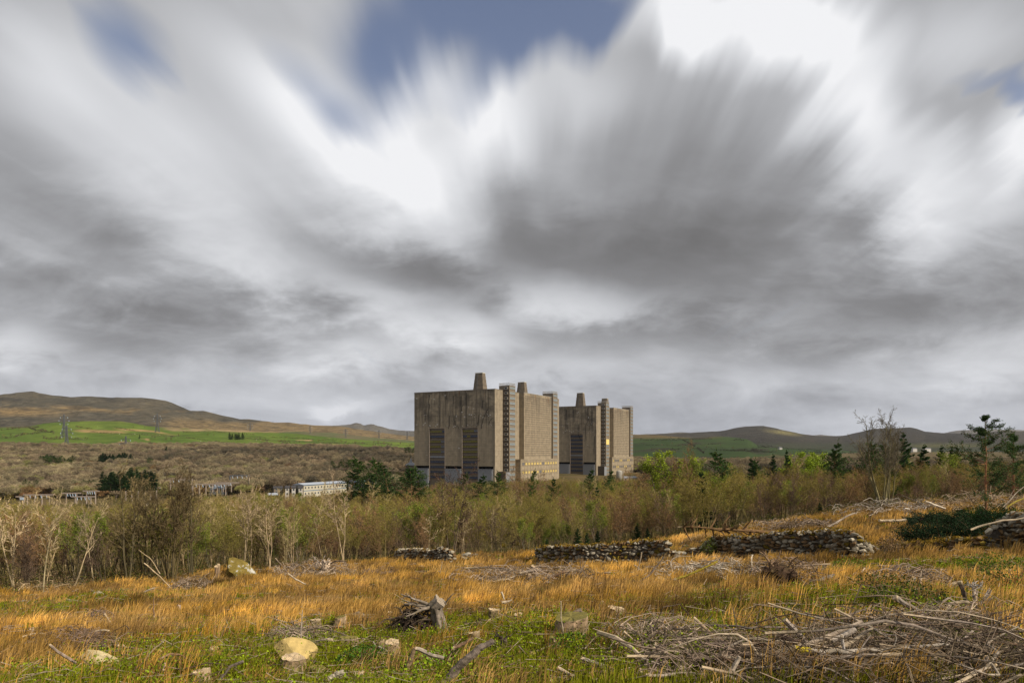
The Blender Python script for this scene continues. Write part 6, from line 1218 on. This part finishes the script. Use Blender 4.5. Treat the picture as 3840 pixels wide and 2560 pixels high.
# soil and dense root mat behind the big upturned stump; loose branches strewn over the clearing
gg = np.random.default_rng(61); kn = 0
while kn < 44:
    px = gg.uniform(0, 3840); py = gg.uniform(2130, 2560); 
    if px > 2500 and py > 2330: continue
    if py < np.interp(px, [0, 900, 1900, 2600, 3300, 3840], [2240, 2190, 2120, 2110, 2060, 2070]): continue
    x, y, z = at(px, py); th = gg.uniform(0, math.pi); L = gg.uniform(.35, 1.4) * (.7 + y*.02); d = A([math.cos(th), math.sin(th)*.8, gg.normal()*.14]); r = gg.uniform(.010, .026) * (.8 + y*.03)
    P = bentline(A([x, y, z+.12]) - d*L/2, A([x, y, z+.12]) + d*L/2, 6, .07, gg); P[:, 2] = np.maximum(P[:, 2], zg(P[:, 0], P[:, 1]) + .06)
    logobj(P, r, r*.5, A((GREY, PALE, BRN, DARK)[kn % 4])*gg.uniform(.8, 1.15), 'loose dead branch strewn in the grass of the clearing', 'loose branches strewn over the clearing', seed=9000+kn, twigs=int(gg.integers(0, 4)), k=5); kn += 1
kn = 0
while kn < 46:
    px = gg.uniform(0, 2900); py = gg.uniform(2290, 2560)
    if abs(px - 1582) < 150 and abs(py-2330) < 70: continue
    w = gg.uniform(16, 44); x, y, z = at(px, py); r = w/F*y/2; V, Ff = rock(gg, 3, 12, (.45, .8), rough=.02); V = V*[r*1.2, r, r*.8]
    c = A(((.46,.36,.22), (.34,.27,.19), (.42,.30,.12), (.24,.18,.12))[kn % 4])*gg.uniform(.8, 1.2); CLEAR.append((x, y, r)); me = mk('stone', V, Ff, M['rock'], np.tile(c, (len(V), 1))); tag(ob('stone', me, loc=(x, y, z + r*.45)), 'small half buried stone among the grass and bramble', 'stone', 'small half buried stones'); kn += 1

# ------------------------------------------------------------------ fallen spruces and shrubs on the right
def lowspruce(px, Y, w, h, label, seed, col=(.022,.042,.018), name='fallen_spruce', dens=1.0, cat='spruce'):
    gg = np.random.default_rng(4000+seed); x, y, z = on(px, Y); o = tag(empty(name, (x, y, z)), label, cat); T_ = Geo(); C = Geo(); limbs = []; P_ = []; P = bentline(A([-w*.5,0,.25]), A([w*.5,.2,.45]), 9, .05, gg); V, Fs = tube(P, np.linspace(.10, .03, 9), 7, .05, g=gg); T_.add(V, Fs, (.14,.09,.06))
    for i in range(int(58*dens)):
        p = P[gg.integers(0, 9)] + gg.normal(size=3)*.05; th = gg.uniform(0, 6.28); d = unit([math.cos(th), math.sin(th)*.8, gg.uniform(-.1, .9)]); L = h*gg.uniform(.6, 1.25); n = 5
        for s in range(n):
            q_ = p + d*L/n; q_[2] = max(q_[2], .03); limbs.append((p, q_, .018*(1-s/n)+.004, .018*(1-(s+1)/n)+.004)); d = unit(d + [0,0,-.07] + gg.normal(size=3)*.14)
            if s > 0:
                t_ = gg.random((46,1)); P_.append(p + (q_-p)*t_ + gg.normal(size=(46,3))*[.13,.13,.07])
            p = q_
    seg_geo(T_, limbs, 3, (.12,.08,.05), gg); Pn = np.concatenate(P_); Pn[:, 2] = np.maximum(Pn[:, 2], 0); V, Fq = cards(Pn, gg.uniform(.07, .16, len(Pn)), gg, .35); C.add(V, Fq, np.repeat(A(col)[None]*gg.uniform(.5, 1.7, (len(Pn), 1)), 4, axis=0))
    ob('trunk', T_.mesh('trunk', M['bark']), o); ob('foliage', C.mesh('foliage', M['leafage']), o); return o
lowspruce(3560, 37, 3.6, 1.7, 'large dark fallen spruce sprawling over the mossy wall footing', 1); lowspruce(3480, 38.5, 2.4, 1.5, 'left arm of dark spruce boughs rising beside the fallen spruce', 2); lowspruce(3700, 39, 3.0, 1.5, 'dark spruce boughs heaped behind the right border wall', 3); lowspruce(3660, 43, 4.5, 1.1, 'low dark juniper scrub around the foot of the red stemmed pine', 4, (.03,.05,.02), 'juniper_bush', cat='shrub'); lowspruce(3790, 41, 3.5, 1.3, 'dark green bramble mound at the right border above the wall', 5, (.035,.07,.018), 'bramble_bush', cat='shrub')
lowspruce(3520, 46, 3.5, .8, 'low bluish spruce regrowth on the crest behind the fallen spruce', 6, (.04,.06,.035), 'spruce_scrub', cat='shrub')
for i, (px, py, w, h, c_, lab) in enumerate(((2660,2098,1.0,1.6,(.12,.17,.02),'yellow green leafy bush hiding the left end of the tall wall'),(3010,2085,.8,.9,(.10,.16,.02),'small bright green sprig before the middle of the tall wall'),(3185,2150,1.3,.7,(.13,.20,.02),'lime green fern clump right of the dark root plate'),(3740,2150,2.0,.7,(.08,.15,.02),'bright bramble mound at right below the border wall'),(3820,2200,1.6,.8,(.08,.14,.02),'bramble mound at the right border above the great heap'),(1890,2050,.9,.6,(.34,.25,.02),'gorse bush with yellow flowers right of the leftmost wall'),(1935,2045,.9,.7,(.34,.25,.02),'second gorse bush in flower, nearer the rusty capped wall'),(3330,2230,1.6,.6,(.035,.06,.012),'dark rush clump at the foot of the twig heap below the wall'),(3420,2270,1.4,.5,(.04,.07,.015),'dark rushes above the top of the great heap'),(3090,2090,1.2,.9,(.20,.14,.06),'brown leafless bush before the right part of the tall wall'),(3345,2085,1.3,1.2,(.22,.14,.08),'rusty twiggy bush at the tapering end of the tall wall'),(1370,2500,.9,.4,(.06,.13,.018),'leafy bramble clump below the wide low stump'),(1650,2520,1.3,.35,(.13,.22,.02),'feathery bright green spruce seedling foliage left of the leaning branch'),(2160,2430,.9,.25,(.06,.12,.018),'bilberry clump under the widest stump'))):
    gg = np.random.default_rng(4100+i); x, y, z = at(px, py); o = tag(empty('shrub', (x, y, z)), lab, 'shrub'); n = 900; a = gg.uniform(0, 6.28, n); rr2 = np.sqrt(gg.random(n))*w*.6; hz2 = gg.random(n)**.8*h*(1-.5*(rr2/(w*.6))**2); P = np.stack([np.cos(a)*rr2, np.sin(a)*rr2, hz2], 1); G = Geo(); V, Fq = cards(P, gg.uniform(.5, 1.3, n)*(.05 + .001*y), gg, .6); G.add(V, Fq, np.repeat(A(c_)[None]*gg.uniform(.5, 1.5, (n,1)), 4, axis=0)); ob('leaves', G.mesh('leaves', M['leafage']), o)
    G = Geo(); m_ = 70; b_ = gg.integers(0, n, m_); V, Fq = segs(P[b_]*[.15,.15,0], P[b_], np.full(m_, .012), np.full(m_, .005), 3); G.add(V, Fq, (.2,.14,.08)); ob('stems', G.mesh('stems', M['bark']), o)

# ---- laid last, around everything that stands in the clearing
g = np.random.default_rng(31)
def spread(n, y0, y1, pw, half=1.0, g=g):
    a = pw + 1; u_ = g.random(n); Y = (y0**a + u_*(y1**a - y0**a))**(1/a) if abs(a) > 1e-6 else y0*(y1/y0)**u_
    return g.uniform(-1, 1, n) * (half*Y + 1.5), Y
def blades(cx_, cy_, nb, h, rad, col, wid, lean, g):
    """nb blades per tuft; tufts at cx_,cy_ with height h, radius rad and colour col"""
    n = len(cx_)*nb; t_ = np.repeat(np.arange(len(cx_)), nb); a = g.uniform(0, 2*np.pi, n); rr = rad[t_]*np.sqrt(g.random(n))
    x = cx_[t_] + np.cos(a)*rr; y = cy_[t_] + np.sin(a)*rr; hh = h[t_]*g.uniform(.55, 1.15, n); z = zg(x, y) - .03
    out = .32*g.random(n)*hh; lx = np.cos(a)*out + lean[t_]*hh + g.normal(size=n)*.06*hh; ly = np.sin(a)*out + g.normal(size=n)*.08*hh
    w = wid(y)*g.uniform(.6, 1.3, n); b = g.uniform(-.9, .9, n); wx, wy = np.cos(b)*w, np.sin(b)*w
    P0 = np.stack([x-wx, y-wy, z], 1); P1 = np.stack([x+wx, y+wy, z], 1); mx, my, mz = x + lx*.35, y + ly*.35, z + hh*.62
    P2 = np.stack([mx+wx*.8, my+wy*.8, mz], 1); P3 = np.stack([mx-wx*.8, my-wy*.8, mz], 1); P4 = np.stack([x+lx, y+ly, z + hh*(1-.25*np.abs(lx)/hh)], 1)
    V = np.stack([P0, P1, P2, P3, P4], 1).reshape(-1, 3); o = (np.arange(n)*5)[:, None]; Fq = np.concatenate([o + [0,1,2], o + [0,2,3], o + [3,2,4]])
    cc = col[t_]*g.uniform(.72, 1.28, (n, 1)); return V, Fq, np.repeat(cc, 5, axis=0)
def infield(x, y, pad=1.5, room=1.0):
    k = y < field_edge(x, y) + pad
    for (cx_, cy_, cr) in CLEAR:
        k &= ((x-cx_)**2 + ((y-cy_)*(.8) + cr*.35)**2) > (cr*room)**2
    return k
STRAW = A([.52,.31,.082]); 
x, y = spread(45000, 8, 66, -.15); gr_ = greenness(x, y); k = infield(x, y) & (g.random(len(x)) > gr_*1.05 - .16) & (g.random(len(x)) < .72 + .75*snoise(x, y, 29, 3, 1.5)); x, y = x[k], y[k]; gr_ = gr_[k]
v_ = snoise(x, y, 14, 3, .35)[:, None]; col = np.clip(STRAW[None] * (1 + .28*v_) * (1 + g.normal(size=(len(x),1))*.14) + A([.06,.02,-.02])[None]*snoise(x, y, 15, 2, .8)[:, None], .03, 1)
redd = (g.random((len(x),1)) < .14); col = np.where(redd, A([.35,.21,.08])[None], col)*np.clip(.92 + .45*snoise(x, y, 17, 3, .25)[:, None] + .5*snoise(x, y, 27, 3, 1.0)[:, None], .25, 1.6); far_ = np.clip((y-26)/26, 0, 1)
V, Fq, cc = blades(x, y, 17, .18 + .24*g.random(len(x)) + .38*g.random(len(x))**2 + .16*np.clip(snoise(x, y, 28, 2, 1.6), -.6, 1), .13 + .12*g.random(len(x)) + .1*far_, col, lambda y: .0035 + y*.00028, g.normal(size=len(x))*.12 + .30, g)
tag(ob('grass', mk('grass', V, Fq, M['grass_blades'], cc)), 'tawny dead moor grass leaning in the wind over the whole clearing', 'grass', kind='stuff')
x, y = spread(30000, 8, 64, -.55); gr_ = greenness(x, y); k = infield(x, y) & (g.random(len(x)) < gr_*1.1 - .02); x, y = x[k], y[k]
col = A([.17,.19,.013])[None]*(1 + .3*snoise(x, y, 16, 3, .9)[:, None]) + A([.07,.05,0])[None]*g.random((len(x),1)); V, Fq, cc = blades(x, y, 15, .12 + .22*g.random(len(x)), .15 + .12*g.random(len(x)), np.clip(col, .01, 1), lambda y: .0035 + y*.00028, g.normal(size=len(x))*.12 + .08, g)
tag(ob('grass', mk('grass', V, Fq, M['grass_blades'], cc)), 'short fresh green grass and moss between the tawny tussocks', 'grass', kind='stuff')
x, y = spread(13000, 9, 60, -.8); gr_ = greenness(x, y) + .25*snoise(x, y, 18, 3, 1.4); k = infield(x, y) & (g.random(len(x)) < gr_*1.3 - .58); x, y = x[k], y[k]; nb = 30
t_ = np.repeat(np.arange(len(x)), nb); xx = x[t_] + g.normal(size=len(t_))*.17; yy_ = y[t_] + g.normal(size=len(t_))*.17; P = np.stack([xx, yy_, zg(xx, yy_) + .04 + np.abs(g.normal(size=len(t_)))*.13], 1)
V, Fq = cards(P, .022 + .028*g.random(len(t_)) + yy_*.0007, g, .8); cc = np.clip(A([.17,.23,.012])[None]*g.uniform(.3, 1.7, (len(x),1))[t_]*g.uniform(.7, 1.3, (len(t_),1)), .01, 1); cc = np.where((g.random((len(x),1)) < .22)[t_], A([.15,.095,.04])[None]*g.uniform(.5, 1.5, (len(t_),1)), cc)
tag(ob('bramble_leaves', mk('bramble_leaves', V, Fq, M['grass_blades'], np.repeat(cc, 4, axis=0))), 'low bramble and bilberry leaves carpeting the damp green hollows', 'undergrowth', kind='stuff')
# brown litter twigs lying everywhere in the clearing
n = 12000; x, y = spread(n, 9, 62, -.6); a = g.normal(size=n)*.9; L = g.uniform(.06, .22, n) + .35*g.random(n)**5; z = zg(x, y) + g.uniform(.03, .25, n); dd = np.stack([np.cos(a)*L, np.sin(a)*L, g.normal(size=n)*.16*L], 1); P = np.stack([x, y, z], 1)
k = infield(x, y); V, Fq = segs((P-dd)[k], (P+dd)[k], (.004 + y*.0003)[k], (.002 + y*.00015)[k], 3); cc = np.where(g.random((n,1)) < .5, A([.34,.27,.20])[None], A([.16,.11,.08])[None])[k]
tag(ob('fallen_twigs', mk('fallen_twigs', V, Fq, M['wood'], np.repeat(cc, 6, axis=0))), 'small grey and brown twigs littering the felled clearing', 'twigs', kind='stuff')
# undergrowth along and inside the edge of the wood
n = 15000; uu = g.uniform(-.85, .85, n); e = field_edge(uu*60, np.full(n, 60.)); y = e + g.exponential(11, n) - 1.0; x = uu*y; nb = 13; t_ = np.repeat(np.arange(n), nb); xx = x[t_] + g.normal(size=n*nb)*.45; yy_ = y[t_] + g.normal(size=n*nb)*.45
hh = (.35 + .9*np.clip((y-e)/5, 0, 1))[t_]; P = np.stack([xx, yy_, zg(xx, yy_) + np.abs(g.normal(size=n*nb))*.5*hh], 1); V, Fq = cards(P, g.uniform(.06, .19, n*nb), g, .35)
pal = A([[.10,.13,.02],[.17,.15,.04],[.20,.12,.05],[.07,.10,.02],[.13,.10,.05]]); ci_ = np.clip((snoise(x, y, 19, 3, .35)*2.2 + 2.4 + g.normal(size=n)*.8), 0, 4).astype(int); cc = pal[ci_][t_]*g.uniform(.6, 1.4, (n*nb, 1))
tag(ob('undergrowth', mk('undergrowth', V, Fq, M['grass_blades'], np.repeat(cc, 4, axis=0))), 'tangled bracken, bramble and brushy regrowth along the foot of the wood', 'undergrowth', kind='stuff')


# ------------------------------------------------------------------ the air between here and the mountains
hz_ = Geo(); hz_.box(-15000, 15000, -3000, 14000, -60, 900)
t = T('haze'); t.nt.nodes.remove(t.b); pv = t.nt.nodes.new('ShaderNodeVolumePrincipled'); pv.inputs['Color'].default_value = (.80, .86, 1.0, 1); pv.inputs['Density'].default_value = 2.0e-5; pv.inputs['Anisotropy'].default_value = .2
t.nt.links.new(pv.outputs[0], t.out.inputs['Volume'])
tag(ob('haze', hz_.mesh('haze', MATS['haze'])), 'thin blue haze over the far mountains', 'haze', kind='stuff')
